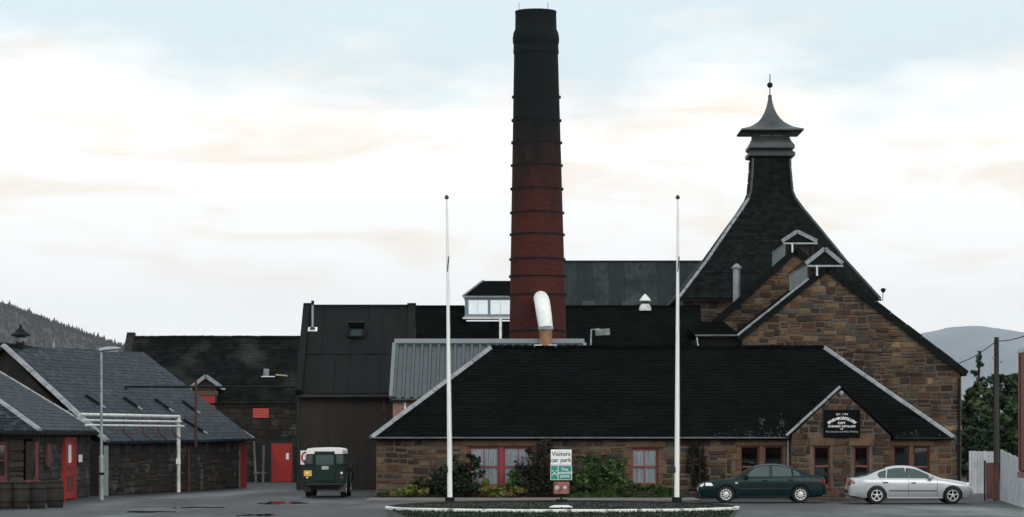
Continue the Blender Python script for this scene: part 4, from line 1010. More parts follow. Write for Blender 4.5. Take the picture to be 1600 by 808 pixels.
aw.prism([wa-na*.41, Vector((lf.x+.3,lf.y+.3,0)), Vector((lf.x+.3,lf.y+.3,2.2)), RN+Vector((.05,.3,-.2)), Vector((wa.x,wa.y,2.2))-na*.41], ua*.35)
aw.prism([wb-na*.41, Vector((lf2.x+.3,lf2.y-.3,0)), Vector((lf2.x+.3,lf2.y-.3,2.2)), RF_+Vector((.05,-.3,-.2)), Vector((wb.x,wb.y,2.2))-na*.41], -ua*.35)
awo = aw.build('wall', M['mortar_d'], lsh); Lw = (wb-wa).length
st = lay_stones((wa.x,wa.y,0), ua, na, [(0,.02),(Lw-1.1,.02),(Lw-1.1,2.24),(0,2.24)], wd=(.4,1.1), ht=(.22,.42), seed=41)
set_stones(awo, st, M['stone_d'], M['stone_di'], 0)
rf = MB().prism([AN,AF,RF_,RN], (0,0,-.1)).build('roof', M['slate_w'], lsh)
MB().prism([Vector((lf.x,lf.y,AN.z)),Vector((lf2.x,lf2.y,AF.z)),RF_+Vector((-.01,0,0)),RN+Vector((-.01,0,0))], (0,0,-.1)).build('roof_back', M['slate_w'], rf)
slating([AN,AF,RF_,RN], rf, M['slate_w'], wd=.6, course=.26, seed=14, thick=.013)
strip(AN, RN, 7, .34, .09, M['lead'], rf, name='verge_flashing'); strip(AF, RF_, 7, .20, .06, M['lead'], rf, name='verge_flashing')
mb = MB(); d = RF_-RN
for k in range(44): mb.bar(RN+d*(k/44)+Vector((0,0,.04+random.uniform(-.015,.015))), RN+d*((k+.96)/44)+Vector((0,0,.04)), .3, .12)
mb.build('ridge', M['felt'], rf)
an = (AF-AN).cross(RN-AN).normalized(); an = an if an.z > 0 else -an; asl = an.cross(ua); asl = asl if asl.z > 0 else -asl
def onA(px, py, off=0):
    o = Vector((0,0,EYE)); dd = P(px,py,1)-o; return o + dd*((AN-o).dot(an)/dd.dot(an)) + an*off
for (a,b,c,e) in ((133,619,156,634),(192,622,214,637),(241,625,263,640),(284,628,305,643),(286,657,316,675),(168,651,190,668),(228,655,252,672)):
    if a in (168,228): continue
    p, q = onA(a,b,.06), onA(c,e,.06)
    vo = MB().bar(p, q, .16, .10, an).build('roof_vent', M['iron'], rf)
    MB().bar(q, q+(q-p).normalized()*.25, .2, .05, an).build('vent_apron', M['lead'], vo)
for px, py, hh, rr in ((84,560,.5,.05),(119,554,.28,.14),(146,558,.2,.16),(196,566,.2,.14)):
    t = (px-5)/(213-5); Y = 120.6+(139.6-120.6)*t; q = P(px, 540+27*t, Y)
    MB().lathe([(rr,-.05),(rr,hh*.6),(rr*.5,hh)], q, 8).build('ridge_vent', M['grey'], rf, smooth=True)
# small pagoda ventilator
q = P(32,541,122.2); cow = thing('pagoda_ventilator', 'small pagoda shaped ventilator on the left slate ridge', 'ventilator', q)
MB().box(q.x-.16,q.x+.16,q.y-.16,q.y+.16,q.z-.1,q.z+.22).build('base', M['iron'], cow)
MB().lathe([(.24,.16),(.36,.36),(.30,.36)], q, 4).build('lower_tray', M['lead'], cow)
MB().lathe([(.22,.36),(.22,.46)], q, 4).build('louvre', M['dark'], cow)
MB().lathe([(.40,.44),(.42,.50),(.22,.62),(.08,.80),(.05,.86),(.07,.9),(.02,.95)], q, 4).build('cap', M['iron'], cow)
# pale plank door on the near gable, red door at the far end
p = Vector((wa.x,wa.y,0)); MB().box(X(161.5,116.9),X(168.5,116.9),p.y-.36,p.y-.30,.02,2.1).build('plank_door', mat('grey_green_door', (.20,.27,.26), .6, var=.15), lsh)
p0 = wb - ua*1.05 + na*.03; p1 = wb - ua*.05 + na*.03
MB().prism([p0,p1,p1+Vector((0,0,2.2)),p0+Vector((0,0,2.2))], na*.06).build('door', M['red'], lsh)
MB().prism([wb-ua*1.2,wb-ua*1.06,wb-ua*1.06+Vector((0,0,2.24)),wb-ua*1.2+Vector((0,0,2.24))], na*.08).build('door_post', M['greywood'], lsh)
# gantry carrying pipes past the shed
pg = Vector((X(279,gy(769)), gy(769), 0)); pl = P(125,651,112.0); gz = Z(651, pg.y)
gan = thing('pipe_gantry', 'white goalpost gantry carrying three pipes along the slate shed', 'pipe rack', pg)
MB().tube([pg, Vector((pg.x,pg.y,gz+.06))], .085, 12).build('post', M['pvc'], gan, smooth=True)
for k, (dz, m_) in enumerate(((0,'pvc'),(-.23,'pvc'),(-.43,'pvc'))):
    a = Vector((pg.x,pg.y,gz+dz)); b = Vector((pl.x,pl.y,gz+dz-.02))+na*(.12*k)
    MB().tube([a+na*(.12*k), b], .065 if k == 0 else .045, 10).build('pipe', M[m_], gan, smooth=True)
dg = (Vector((pl.x,pl.y,0))-pg)
for px in (189,219,244,269):
    t = (px-279)/(125-279); q = pg+dg*t
    MB().tube([Vector((q.x,q.y,gz-.02)), Vector((q.x,q.y,gz-.72)), Vector((q.x+.35,q.y+.5,gz-1.05))], .03, 6).build('hanger', M['redd'], gan)
MB().box(pg.x-.1,pg.x+.1,pg.y-.12,pg.y-.09,1.25,1.5).build('pipe_clamp', M['white'], gan)
# upright pipe and the long cross pipe
q = wa + ua*((118.2-100)*0 + 11.2) + na*.16
sp = thing('stand_pipe', 'dark red upright pipe rising past the slate shed eave', 'pipe', (q.x,q.y,0))
MB().tube([Vector((q.x,q.y,0)), Vector((q.x,q.y,2.0)), Vector((q.x,q.y,2.0))+na*.35, Vector((q.x,q.y,5.0))+na*.35], .06, 8).build('pipe', mat('dark_red_pipe', (.06,.022,.02), .7), sp, smooth=True)
a = onA(195,607,.1); b = Vector((dx0-.02, DY+.5, Z(605,DY+.5)))
cp = thing('cross_pipe', 'long thin black pipe crossing from the slate roof to the roughcast store', 'pipe', a)
MB().tube([a, b], .05, 8).build('pipe', M['iron'], cp, smooth=True)
MB().tube([a, a-Vector((0,0,.14))], .06, 8).build('foot', M['iron'], cp)

# ================================================================== near left block (B)
BX, B0, B1, bez = -17.0, 101.4, 115.4, 2.70
nb = thing('near_left_block', 'near stone block with slate roof and bright red door at far left', 'building', (BX-3,(B0+B1)/2,0))
tn = math.tan(R(31)); bw = 4.6; brz = bez+bw*tn
bdoor = (108.2-B0, 111.0-B0)
mb = MB().prism([(BX-.3,B0+.3,0),(BX-.3,B1-.2,0),(BX-.3-.4,B1-.2,0),(BX-.7,B0+.3,0)], (0,0,bez-.05))
bh = [(X(-14,B0), X(9,B0), .9, 2.3), (X(38,B0), X(57,B0), .9, 2.3)]
mm = walls(BX-9, BX-.702, 0, bez-.05, [(a,b,c,d) for a,b,c,d in bh], B0+.3, B0+.7); mb.add(mm.v, mm.f)
mb.prism([(BX-.702,B1-.2,0),(BX-9,B1-.2,0),(BX-9,B1-.2,bez-.05),(BX-4.6,B1-.2,brz-.2),(BX-.702,B1-.2,bez-.05)], (0,-.35,0))
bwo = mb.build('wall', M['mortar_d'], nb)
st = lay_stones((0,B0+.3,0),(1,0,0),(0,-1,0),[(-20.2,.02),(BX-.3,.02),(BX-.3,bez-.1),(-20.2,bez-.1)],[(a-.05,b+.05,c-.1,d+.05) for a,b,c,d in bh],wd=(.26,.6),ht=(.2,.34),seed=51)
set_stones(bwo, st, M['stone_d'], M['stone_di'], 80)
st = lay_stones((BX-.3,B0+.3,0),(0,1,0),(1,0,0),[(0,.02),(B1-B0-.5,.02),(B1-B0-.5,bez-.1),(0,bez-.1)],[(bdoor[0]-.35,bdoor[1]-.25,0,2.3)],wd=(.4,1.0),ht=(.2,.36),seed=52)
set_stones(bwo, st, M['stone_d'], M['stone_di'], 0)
for h in bh: sash(bwo, h, B0+.3, M['redd'], 1, 2, False, .11, glass='glassd')
MB().box(BX-8.9,BX-.8,B0+1.5,B0+1.6,.02,bez-.2).build('inner_wall', M['dark'], nb)
e0 = Vector((BX,B0,bez)); e1 = Vector((BX,B1,bez)); hr = bw
rfa = [e0, e1, Vector((BX-bw,B1,brz)), Vector((BX-bw,B0+bw,brz))]
rf = MB().prism(rfa, (0,0,-.1)).build('roof', M['slate_w'], nb)
hf = [Vector((BX-2*bw,B0,bez)), e0, Vector((BX-bw,B0+bw,brz))]
MB().prism(hf, (0,0,-.1)).build('roof_hip', M['slate_w'], rf)
MB().prism([Vector((BX-2*bw,B1,bez)),Vector((BX-2*bw,B0,bez)),Vector((BX-bw-.01,B0+bw,brz)),Vector((BX-bw-.01,B1,brz))], (0,0,-.1)).build('roof_back', M['slate_w'], rf)
slating(rfa, rf, M['slate_w'], wd=.6, course=.26, seed=15, thick=.013); slating(hf, rf, M['slate_w'], wd=.3, course=.2, seed=16, name='hip_slates')
strip(e0, Vector((BX-bw,B0+bw,brz)), 5, .22, .06, M['lead'], rf, name='hip_flashing'); strip(e1, Vector((BX-bw,B1,brz)), 5, .12, .05, M['lead'], rf, name='verge_flashing')
MB().box(BX-.06,BX+.08,B0-.05,B1,bez-.16,bez-.04).build('gutter', M['iron'], rf); MB().box(BX-2*bw,BX-.07,B0-.08,B0+.06,bez-.16,bez-.04).build('gutter', M['iron'], rf)
# red door on the long side, standing a little open towards the yard
y0, y1 = 108.5, 110.9
dr = MB().box(BX-.3,BX-.22,y0,y1,.05,2.33).build('door', M['red'], nb)
MB().box(BX-.32,BX-.18,y0-.2,y0-.01,.0,2.4).box(BX-.32,BX-.18,y1+.01,y1+.2,0,2.4).box(BX-.32,BX-.18,y0-.005,y1+.005,2.34,2.45).build('door_frame', M['red'], dr)
MB().box(BX-.218,BX-.212,y0+.8,y0+1.5,1.45,2.15).build('paper_notice', M['signw'], dr)
MB().box(BX-.218,BX-.20,y0+.4,y0+2.0,.35,.95).box(BX-.218,BX-.20,y0+.4,y0+2.0,1.15,1.3).build('door_panel', M['redd'], dr)
MB().box(BX-.24,BX-.225,112.0,112.9,1.45,1.75).build('wall_notice', M['signw'], nb)
MB().box(BX-.24,BX-.15,104.0,104.9,1.35,2.2).build('shutter', M['redd'], nb)
# upright casks
r = random.Random(2)
for i, (px, Y, lab) in enumerate(((5,95.6,'leftmost dark upright cask at the picture edge'),(31,95.8,'second upright cask from the left edge, wet head painted pale with sky reflection'),(58,96.4,'third upright cask from the left edge, below the shuttered wall'),(86,97.6,'dark upright cask standing nearest the red door'))):
    c = Vector((X(px,Y),Y,0)); t = thing('oak_cask', lab, 'cask', c, 'casks standing by the near left block')
    MB().lathe([(.26,0),(.30,.2),(.325,.46),(.30,.72),(.265,.93),(.235,.93),(.235,.90)], c, 20).build('staves', M['wood'], t, smooth=True, angle=30)
    for z, q in ((.06,.272),(.24,.308),(.68,.308),(.87,.272)):
        MB().lathe([(q,z-.025),(q+.01,z-.025),(q+.008,z+.025),(q-.002,z+.025)], c, 20).build('hoop', M['iron'], t, smooth=True, angle=30)
    MB().lathe([(.236,.895),(.236,.915)], c, 20).build('head', M['greywood'], t)  # pale head colour imitates sky reflected on wet wood

# ================================================================== malt barn gables (H1, H2), link block and kiln
def gable(name, label, Y, depth, poly, dm, di, stones_from, limit, seed, wd, ht, verge=.32, left_lead=False):
    """poly: ground right..: (x,z) outline [bl, br, re, apex, le]"""
    bl, br, re, ap, le = poly
    t = thing(name, label, 'building', ((bl[0]+br[0])/2, Y, 0))
    mb = MB().prism([(x, Y, z) for x, z in poly], (0, .5, 0))
    mb.box(bl[0], bl[0]+.5, Y+.502, Y+depth, 0, le[1]); mb.box(br[0]-.5, br[0], Y+.502, Y+depth, 0, re[1])
    w_ = mb.build('wall', M['mortar'], t)
    st = lay_stones((0,Y,0),(1,0,0),(0,-1,0), [(bl[0],stones_from),(br[0],stones_from),re,ap,le], (), wd=wd, ht=ht, gap=.042, seed=seed)
    st = [s for s in st if s[0].translation.z > 3.3 or s[0].translation.x > X(1435,Y)]
    set_stones(w_, st, M[dm], M[di], limit)
    rf = None
    for e in (le, re):
        ext = .25*(1 if e is re else -1); sl = (ap[1]-e[1])/abs(ap[0]-e[0]); ez2 = e[1]-abs(ext)*sl
        pts = [(e[0]+ext,Y-.12,ez2+.12),(ap[0],Y-.12,ap[1]+.12),(ap[0],Y+depth,ap[1]+.12),(e[0]+ext,Y+depth,ez2+.12)]
        o = MB().prism(pts, (0,0,-.16)).build('roof' if rf is None else 'roof_slope', M['slate_b'], t if rf is None else rf)
        if rf is None: rf = o
        slating([pts[0], pts[3], pts[2], pts[1]] if e is le else [pts[3], pts[0], pts[1], pts[2]], rf, M['slate_b'], seed=seed+1, wd=.34, course=.26)
        a = Vector((e[0]+ext,Y-.14,ez2+.05)); b = Vector((ap[0],Y-.14,ap[1]+.05)); dd = b-a
        for k in range(9):
            MB().bar(a+dd*(k/9), a+dd*((k+.985)/9), .10, verge+.03*(k%2)).build('verge_slate', M['slate_k'], rf)
        if left_lead and e is le: strip(a+Vector((0,-.06,.16)), a+dd*.80+Vector((0,-.06,.16)), 5, .16, .05, M['lead'], rf, name='verge_flashing')
    return t, w_, rf
def ridge_vent(label, Y, depth, ap, le, re, bz, lw, loc_z):
    t = thing('ridge_louvre', label, 'ventilator', (ap[0], Y, loc_z), 'louvred ventilators along the barn ridges')
    y0 = Y-.25
    mb = MB().box(lw, lw+.08, y0+.1, Y+depth, bz, le[1]-.02).box(re[0]-.28, re[0]-.2, y0+.1, Y+depth, bz, le[1]-.02)
    mb.build('side_frame', M['wood'], t)
    n = 7
    for k in range(n):
        a = y0+.12+(depth)*k/n; MB().box(lw-.03, lw-.002, a, a+depth/n-.05, bz+.02, le[1]-.05).build('side_board', M['pale'], t)
    MB().prism([(le[0]+.1,y0+.08,le[1]+.02),(re[0]-.1,y0+.08,le[1]+.02),(ap[0],y0+.08,ap[1]-.06)], (0,.08,0)).build('gable_panel', M['felt'], t)
    for e in (le, re):
        MB().bar((e[0],y0,e[1]+.02), (ap[0],y0,ap[1]), .08, .20, (0,0,1)).build('bargeboard', M['lead'], t)
        MB().prism([(e[0],y0+.05,e[1]+.02),(ap[0],y0+.05,ap[1]+.02),(ap[0],Y+depth,ap[1]+.02),(e[0],Y+depth,e[1]+.02)], (0,0,.05)).build('roof_slope', M['slate_b'], t)
    MB().box(le[0]+.08, re[0]+.02, y0-.02, y0+.06, le[1]-.14, le[1]-.05).build('tie_beam', M['grey'], t)
    MB().box(lw+.09, re[0]-.29, Y+.08, Y+.2, bz, le[1]-.03).build('louvre_back', M['wood'], t)
    x = le[0]+.5; MB().tube([(x,y0-.04,le[1]-.1),(x+.05,y0-.04,le[1]-.2),(x+.05,y0-.04,le[1]-.58)], .05, 8).build('downpipe', M['pvc'], t, smooth=True)
HY1, HY2 = 138.0, 150.0
def q1(px,py): return (X(px,HY1), Z(py,HY1))
def q2(px,py): return (X(px,HY2), Z(py,HY2))
a1 = q1(1292,420)
b1 = [(q1(1160,0)[0],0),(q1(1502,0)[0],0),(q1(1502,0)[0],q1(0,580)[1]),a1,q1(1160,525)]
bn1, bw1, br1 = gable('malt_barn', 'big brown rubble stone gable rising behind the right end of the black roof', HY1, 12.0, b1, 'stone2', 'stone2_i', .3, 290, 61, (.28,.75), (.18,.40), left_lead=True)
MB().box(X(1277,HY1),X(1281.5,HY1),HY1-.075,HY1-.02,Z(518,HY1),Z(513,HY1)).build('vent_hole', M['dark'], bw1)
MB().tube([(q1(1498,0)[0],HY1-.16,q1(0,590)[1]),(q1(1498,0)[0],HY1-.16,.1)], .06).build('downpipe', M['iron'], bn1, smooth=True)
a2 = q2(1243,392)
b2 = [(q2(1095,0)[0],0),(q2(1390,0)[0],0),(q2(1390,0)[0],q2(0,520)[1]),a2,q2(1095,527)]
gable('upper_barn', 'second taller stone gable half hidden behind the big rubble gable', HY2, 7.6, b2, 'stone2', 'stone2_i', 6.8, 200, 71, (.34,.85), (.24,.42))
ridge_vent('nearer and lower ridge louvre with white bargeboards above the big rubble gable', HY1, 8.6, q1(1288,389), q1(1258,413), q1(1316,413), q1(0,446)[1], q1(1261,0)[0], a1[1])
ridge_vent('farther and higher ridge louvre with white bargeboards below the kiln roof', HY2, 7.4, q2(1245,362), q2(1221,378), q2(1276,378), q2(0,410)[1], q2(1227,0)[0], a2[1])
# link block with a pale gutter
kx0, kx1 = X(1088,HY1), X(1159,HY1); kz = Z(525,HY1)
lk = thing('link_block', 'dark low link block with pale gutter left of the big gable', 'building', ((kx0+kx1)/2,HY1,0))
MB().box(kx0+.1,kx1-.01,HY1+.2,HY2-.02,0,kz-.08).build('wall', M['felt'], lk)
rf = MB().prism([(kx0,HY1,kz),(kx1-.01,HY1,kz),(kx1-.01,HY2-.1,kz+1.2),(kx0,HY2-.1,kz+1.2)], (0,0,-.07)).build('roof', M['slate_b'], lk)
slating([(kx0,HY1,kz),(kx1-.01,HY1,kz),(kx1-.01,HY2-.1,kz+1.2),(kx0,HY2-.1,kz+1.2)], rf, M['slate_b'], seed=17)
gutter(kx0-.05, kx1+.05, HY1-.1, kz+.06, M['lead'], rf, .085)
la = P(1091,543,HY1-.2); lp = thing('wall_lamp', 'small white lamp hanging at the left end of the pale gutter', 'lamp', la)
MB().tube([la+Vector((-.05,.2,.5)), la+Vector((-.05,0,.35)), la], .025, 6).build('arm', M['pvc'], lp)
MB().lathe([(.05,.12),(.14,-.06),(.15,-.1)], la, 10).build('shade', M['pvc'], lp, smooth=True)

# kiln with pyramid roof and pagoda cap
KY = 165.0; kx = X(1203, KY); kw = .0347*KY
kf = KY-kw; kez = Z(467, kf)
kil = thing('kiln', 'square kiln with swept black pyramid roof and pagoda cap', 'building', (kx, KY, 0))
mb = MB().box(kx-kw+.3,kx+kw-.3,kf+.3,KY+kw-.3,0,kez-.02); kwo = mb.build('wall', M['mortar'], kil)
st = lay_stones((0,kf+.3,0),(1,0,0),(0,-1,0),[(kx-kw+.3,6.5),(kx+kw-.3,6.5),(kx+kw-.3,kez-.05),(kx-kw+.3,kez-.05)],(),wd=(.34,.85),ht=(.26,.42),gap=.04,seed=81)
set_stones(kwo, [s for s in st if s[0].translation.x < 14], M['stone2'], M['stone2_i'], 60)
def kzv(py, hw): return Z(py, KY-hw)
prof = []
for (hp_, py) in ((158,466),(133,436),(110,408.5),(88,379),(67,351),(50,329),(36.5,309),(32.5,298),(31,280),(29.5,262),(29,246)):
    Yq = KY; hw = hp_*KY/F
    for _ in range(4): hw = hp_*(KY-hw)/F
    prof.append((hw, Z(py, KY-hw)))
kro = None
for sx, sy in ((0,-1),(-1,0),(1,0),(0,1)):
    mb = MB(); rows = []
    for hw, z in prof:
        if sy: rows.append((Vector((kx-hw*(-sy), KY+sy*hw, z)), Vector((kx+hw*(-sy), KY+sy*hw, z))))
        else: rows.append((Vector((kx+sx*hw, KY-hw*sx*-1*-1 if False else KY+hw*(-sx), z)), Vector((kx+sx*hw, KY-hw*(-sx), z))))
    for a, b in rows: mb.v += [tuple(a), tuple(b)]
    mb.f = [(2*i,2*i+1,2*i+3,2*i+2) for i in range(len(rows)-1)]
    o = mb.build('roof' if kro is None else 'roof_face', M['slate_k'], kil if kro is None else kro)
    if kro is None: kro = o
    if sy < 1:
        for i in range(len(rows)-1):
            slating([rows[i][0], rows[i][1], rows[i+1][1], rows[i+1][0]], kro, M['slate_k'], wd=.32, course=.24, seed=90+i+int(sx*20), thick=.018)
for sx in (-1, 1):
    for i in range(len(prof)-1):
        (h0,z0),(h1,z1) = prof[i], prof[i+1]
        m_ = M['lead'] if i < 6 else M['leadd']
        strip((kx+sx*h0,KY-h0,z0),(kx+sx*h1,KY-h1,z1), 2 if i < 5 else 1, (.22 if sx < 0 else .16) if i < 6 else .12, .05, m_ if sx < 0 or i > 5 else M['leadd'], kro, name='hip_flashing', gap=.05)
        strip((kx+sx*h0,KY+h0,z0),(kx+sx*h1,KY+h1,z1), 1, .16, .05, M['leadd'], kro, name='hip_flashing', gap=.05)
MB().box(kx-kw-.05,kx+kw+.05,kf-.1,kf+.05,kez-.12,kez-.01).build('eave_gutter', M['iron'], kro)
# pagoda cap: square lathes (4 sides, turned 45 degrees)
def sq(prof, name, m, parent, caps=True):
    mb = MB()
    for hw, z in prof: mb.v += [(kx-hw,KY-hw,z),(kx+hw,KY-hw,z),(kx+hw,KY+hw,z),(kx-hw,KY+hw,z)]
    for i in range(len(prof)-1):
        for k in range(4): mb.f.append((i*4+k, i*4+(k+1)%4, i*4+4+(k+1)%4, i*4+4+k))
    if caps: mb.f += [(3,2,1,0), tuple(len(prof)*4-4+k for k in range(4))]
    return mb.build(name, m, parent, smooth=True, angle=50)
def hz(hp_, py): Yq = KY-hp_*KY/F; return (hp_*Yq/F, Z(py, Yq))
n0 = prof[-1]
cap = sq([hz(29,246), hz(36,243), hz(36.5,238), hz(31,234)], 'pagoda_cap', M['leadd'], kil)
sq([hz(30,234.5), hz(35.5,231), hz(36,227), hz(30,219), hz(28,214)], 'upper_ledge', M['leadd'], cap)
sq([hz(27,214.5), hz(27,206)], 'louvre_band', mat('green_louvre', (.03,.06,.055), .7), cap)
for px in (1188, 1207):
    Yq = KY-27*KY/F-.01; MB().box(X(px,Yq), X(px+16,Yq), Yq-.02, Yq, Z(212.6,Yq), Z(211.2,Yq)).build('louvre_slot', M['pale'], cap)
hb, zb = hz(48.5,201)
sq([(hb*.98,zb-.10),(hb+.02,zb-.06),(hb,zb+.02),hz(40,199),hz(32,197),hz(25.5,193.5),hz(20,190),hz(14.5,184.5),hz(10.8,179),hz(7.8,173),hz(5.4,166.5),hz(3.6,159),hz(2.6,152)], 'pagoda_roof', M['leadd'], cap)
z0 = Z(152,KY); MB().lathe([(.02,0),(.12,0),(.10,.12),(.03,.16)], (kx,KY,z0), 12).build('finial_cap', M['leadd'], cap, smooth=True)
MB().tube([(kx,KY,z0),(kx,KY,Z(116,KY))], .028, 8).build('spire', M['iron'], cap)
zb2 = Z(133,KY); MB().lathe([(.17*math.cos(a), .17*math.sin(a)) for a in np.linspace(-1.5,1.5,11)], (kx,KY,zb2), 16).build('ball', M['iron'], cap, smooth=True)
# steel flue before the kiln roof, lamp at its right eave, small rooflight on its right edge
fp = P(1151,470,156.5); ff = thing('steel_flue', 'stout grey steel flue with conical cap before the kiln roof', 'flue', fp)
MB().tube([fp+Vector((0,0,-.8)), P(1151,418,156.5)], .20, 14).build('pipe', M['grey'], ff, smooth=True)
MB().lathe([(.27,-.08),(.28,0),(.05,.22)], P(1151,418,156.5), 14).build('cap', M['lead'], ff, smooth=True)
kr = P(1379,470,kf); kl = thing('eave_lamp', 'tiny lamp on a stalk at the right eave of the kiln', 'lamp', kr)
MB().tube([kr, P(1380,456,kf)], .02, 6).build('stalk', M['iron'], kl); MB().lathe([(.06,-.12),(.14,0),(.14,.1),(.05,.14)], P(1380,454,kf), 8).build('lamp_head', M['iron'], kl)

# ================================================================== poles, posts and signs
for px, top, lab in ((703,698,'white flagpole standing left of the car park sign'),(1057.5,1059,'white flagpole standing right of the car park sign near the dark car')):
    Y = gy(788); b = Vector((X(px,Y),Y,.05)); t_ = Vector((X(top,Y),Y,Z(310,Y))); d = t_-b
    t = thing('flagpole', lab, 'flagpole', b, 'pair of white flagpoles on the island')
    n = 9; MB().tube([b+d*(k/n) for k in range(n+1)], [.098-.066*(k/n) for k in range(n+1)], 12).build('shaft', M['polewhite'], t, smooth=True)
    MB().lathe([(.03,-.04),(.075,.0),(.08,.05),(.04,.11),(.01,.13)], t_, 10).build('finial', mat('bronze_finial', (.05,.045,.03), .5), t, smooth=True)
    MB().box(b.x-.17,b.x+.17,b.y-.17,b.y+.17,.04,.26).build('base_clamp', M['iron'], t, bevel=.02)
    c = b+d*.80; MB().bar(c+Vector((.06,-.06,.1)), c+Vector((.0,-.06,-.45)), .03, .05).build('cleat', M['iron'], t)
    c = b+d*.10; MB().bar(c+Vector((-.09,-.05,.22)), c+Vector((-.08,-.08,.0)), .03, .07).build('halyard_cleat', M['iron'], t)
    MB().tube([b+d*.105+Vector((.10,-.05,0)), b+d*.97+Vector((.045,-.02,0))], .006, 5).build('halyard', M['pvc'], t)

Y = gy(787.0); sgx = X(877,Y)
vs = thing('car_park_sign', 'white and green sign on a short post reading Visitors car park', 'sign', (sgx,Y,.1))
MB().tube([(sgx,Y,.05),(sgx,Y,Z(706,Y))], .035, 10).build('post', M['iron'], vs, smooth=True)
MB().box(sgx-.2,sgx+.22,Y-.12,Y+.12,.05,.16).build('foot', M['iron'], vs)
pw_ = MB().box(X(860.5,Y),X(893,Y),Y-.07,Y-.04,Z(726.5,Y),Z(702.5,Y)).build('white_panel', M['signw'], vs, bevel=.008)
yt = Y-.074
textmesh('Visitors', 9.6*Y/F*.98, M['ink'], 'lettering', vs, (X(876.7,Y),yt,Z(709.6,Y)), .003, xs=1.0)
textmesh('car park', 9.6*Y/F*.98, M['ink'], 'lettering', vs, (X(876.7,Y),yt,Z(719.0,Y)), .003, xs=1.0)
MB().box(X(860,Y),X(893.5,Y),Y-.07,Y-.04,Z(750,Y),Z(727.2,Y)).build('green_border', M['signw'], vs)
MB().box(X(860.8,Y),X(871.6,Y),Y-.076,Y-.071,Z(749.2,Y),Z(728,Y)).box(X(872.6,Y),X(892.7,Y),Y-.076,Y-.071,Z(749.2,Y),Z(728,Y)).build('green_panel', M['signg'], vs)
yt = Y-.080
# assembly pictogram: four arrows meeting round a small group
ic = MB(); cx_, cz_ = X(866.2,Y), Z(738.6,Y); u_ = Y/F
for sx in (-1,1):
    for sz in (-1,1):
        a = Vector((cx_+sx*4.4*u_,yt,cz_+sz*4.6*u_)); b = Vector((cx_+sx*2.4*u_,yt,cz_+sz*2.4*u_)); ic.bar(a, b, .004, .9*u_, (0,1,0)) if False else ic.bar(a, b, .9*u_, .004, (0,1,0))
        ic.prism([(cx_+sx*1.9*u_,yt-.002,cz_+sz*1.9*u_),(cx_+sx*3.6*u_,yt-.002,cz_+sz*1.9*u_),(cx_+sx*1.9*u_,yt-.002,cz_+sz*3.6*u_)], (0,.004,0))
for dx_, dz_ in ((0,.7),(-1.2,-.2),(1.2,-.2)):
    ic.lathe([(.55*u_,-.004),(.55*u_,0)], (cx_+dx_*u_,yt+.002,cz_+dz_*u_), 8, 'y'); ic.box(cx_+(dx_-.5)*u_,cx_+(dx_+.5)*u_,yt-.002,yt+.002,cz_+(dz_-2.1)*u_,cz_+(dz_-.7)*u_)
ic.build('pictogram', M['inkw'], vs)
for k, (s_, py) in enumerate((('Fire',733.4),('assembly',738.6),('point',743.8))):
    textmesh(s_, 5.2*u_*1.3, M['inkw'], 'lettering', vs, (X(882.6,Y),yt,Z(py,Y)), .001)
pp = MB().box(X(865,Y),X(889.5,Y),Y-.08,Y-.04,Z(772,Y),Z(753,Y)).build('pink_panel', M['signp'], vs, bevel=.015)
MB().lathe([(.085,-.006),(.085,0)], (X(870.5,Y),Y-.082,Z(762,Y)), 12, 'y').lathe([(.07,-.006),(.07,0)], (X(883,Y),Y-.082,Z(761.5,Y)), 12, 'y').build('pale_badge', mat('pale_badge', (.62,.52,.46), .5, (.4,.25,.2), scale=6, var=.3), pp)
q = Vector((X(877,94.2),94.2,.085))
pb_ = MB().prism([q+Vector((-.40,0,0)),q+Vector((.38,0,0)),q+Vector((.25,.9,.03)),q+Vector((-.22,.9,.03))], (0,0,.03)).build('ground_plate', M['signw'])
tag(pb_, 'small pale plate lying on the island soil by the kerb', 'plate')

# street lamp by the red door
Y = gy(782); b = Vector((X(158.5,Y),Y,0)); zt_ = Z(549,Y)
sl_ = thing('street_lamp', 'grey street lamp with flat oval head beside the slate shed', 'street lamp', b)
MB().tube([b, b+Vector((0,0,1.7)), b+Vector((0,0,1.74)), Vector((b.x,b.y,zt_))], [.105,.10,.06,.048], 12).build('column', M['grey'], sl_, smooth=True)
MB().box(b.x-.07,b.x+.12,b.y-.14,b.y-.05,1.0,1.08).build('cable_box', M['iron'], sl_)
hx0, hx1 = X(155,Y), X(188.5,Y)
mb = MB(); ring = []
for k in range(9):
    t = k/8; x = hx0+(hx1-hx0)*t; wv = .14*math.sin(math.pi*min(1,.18+t*.80))+.03; zc = zt_+.02+.10*t; h_ = .11*math.sin(math.pi*min(1,.22+t*.76))+.02
    for a in range(10):
        an_ = a/10*6.2832; mb.v.append((x, b.y+wv*math.cos(an_), zc+h_*(math.sin(an_) if math.sin(an_) > 0 else .35*math.sin(an_))))
for k in range(8):
    for a in range(10): mb.f.append((k*10+a,k*10+(a+1)%10,k*10+10+(a+1)%10,k*10+10+a))
mb.f += [tuple(range(9,-1,-1)), tuple(range(80,90))]
hd_ = mb.build('lamp_head', M['grey'], sl_, smooth=True)
MB().box(hx0+.22,hx1-.1,b.y-.09,b.y+.09,zt_-.02,zt_+.03).build('lamp_lens', M['lead'], hd_)

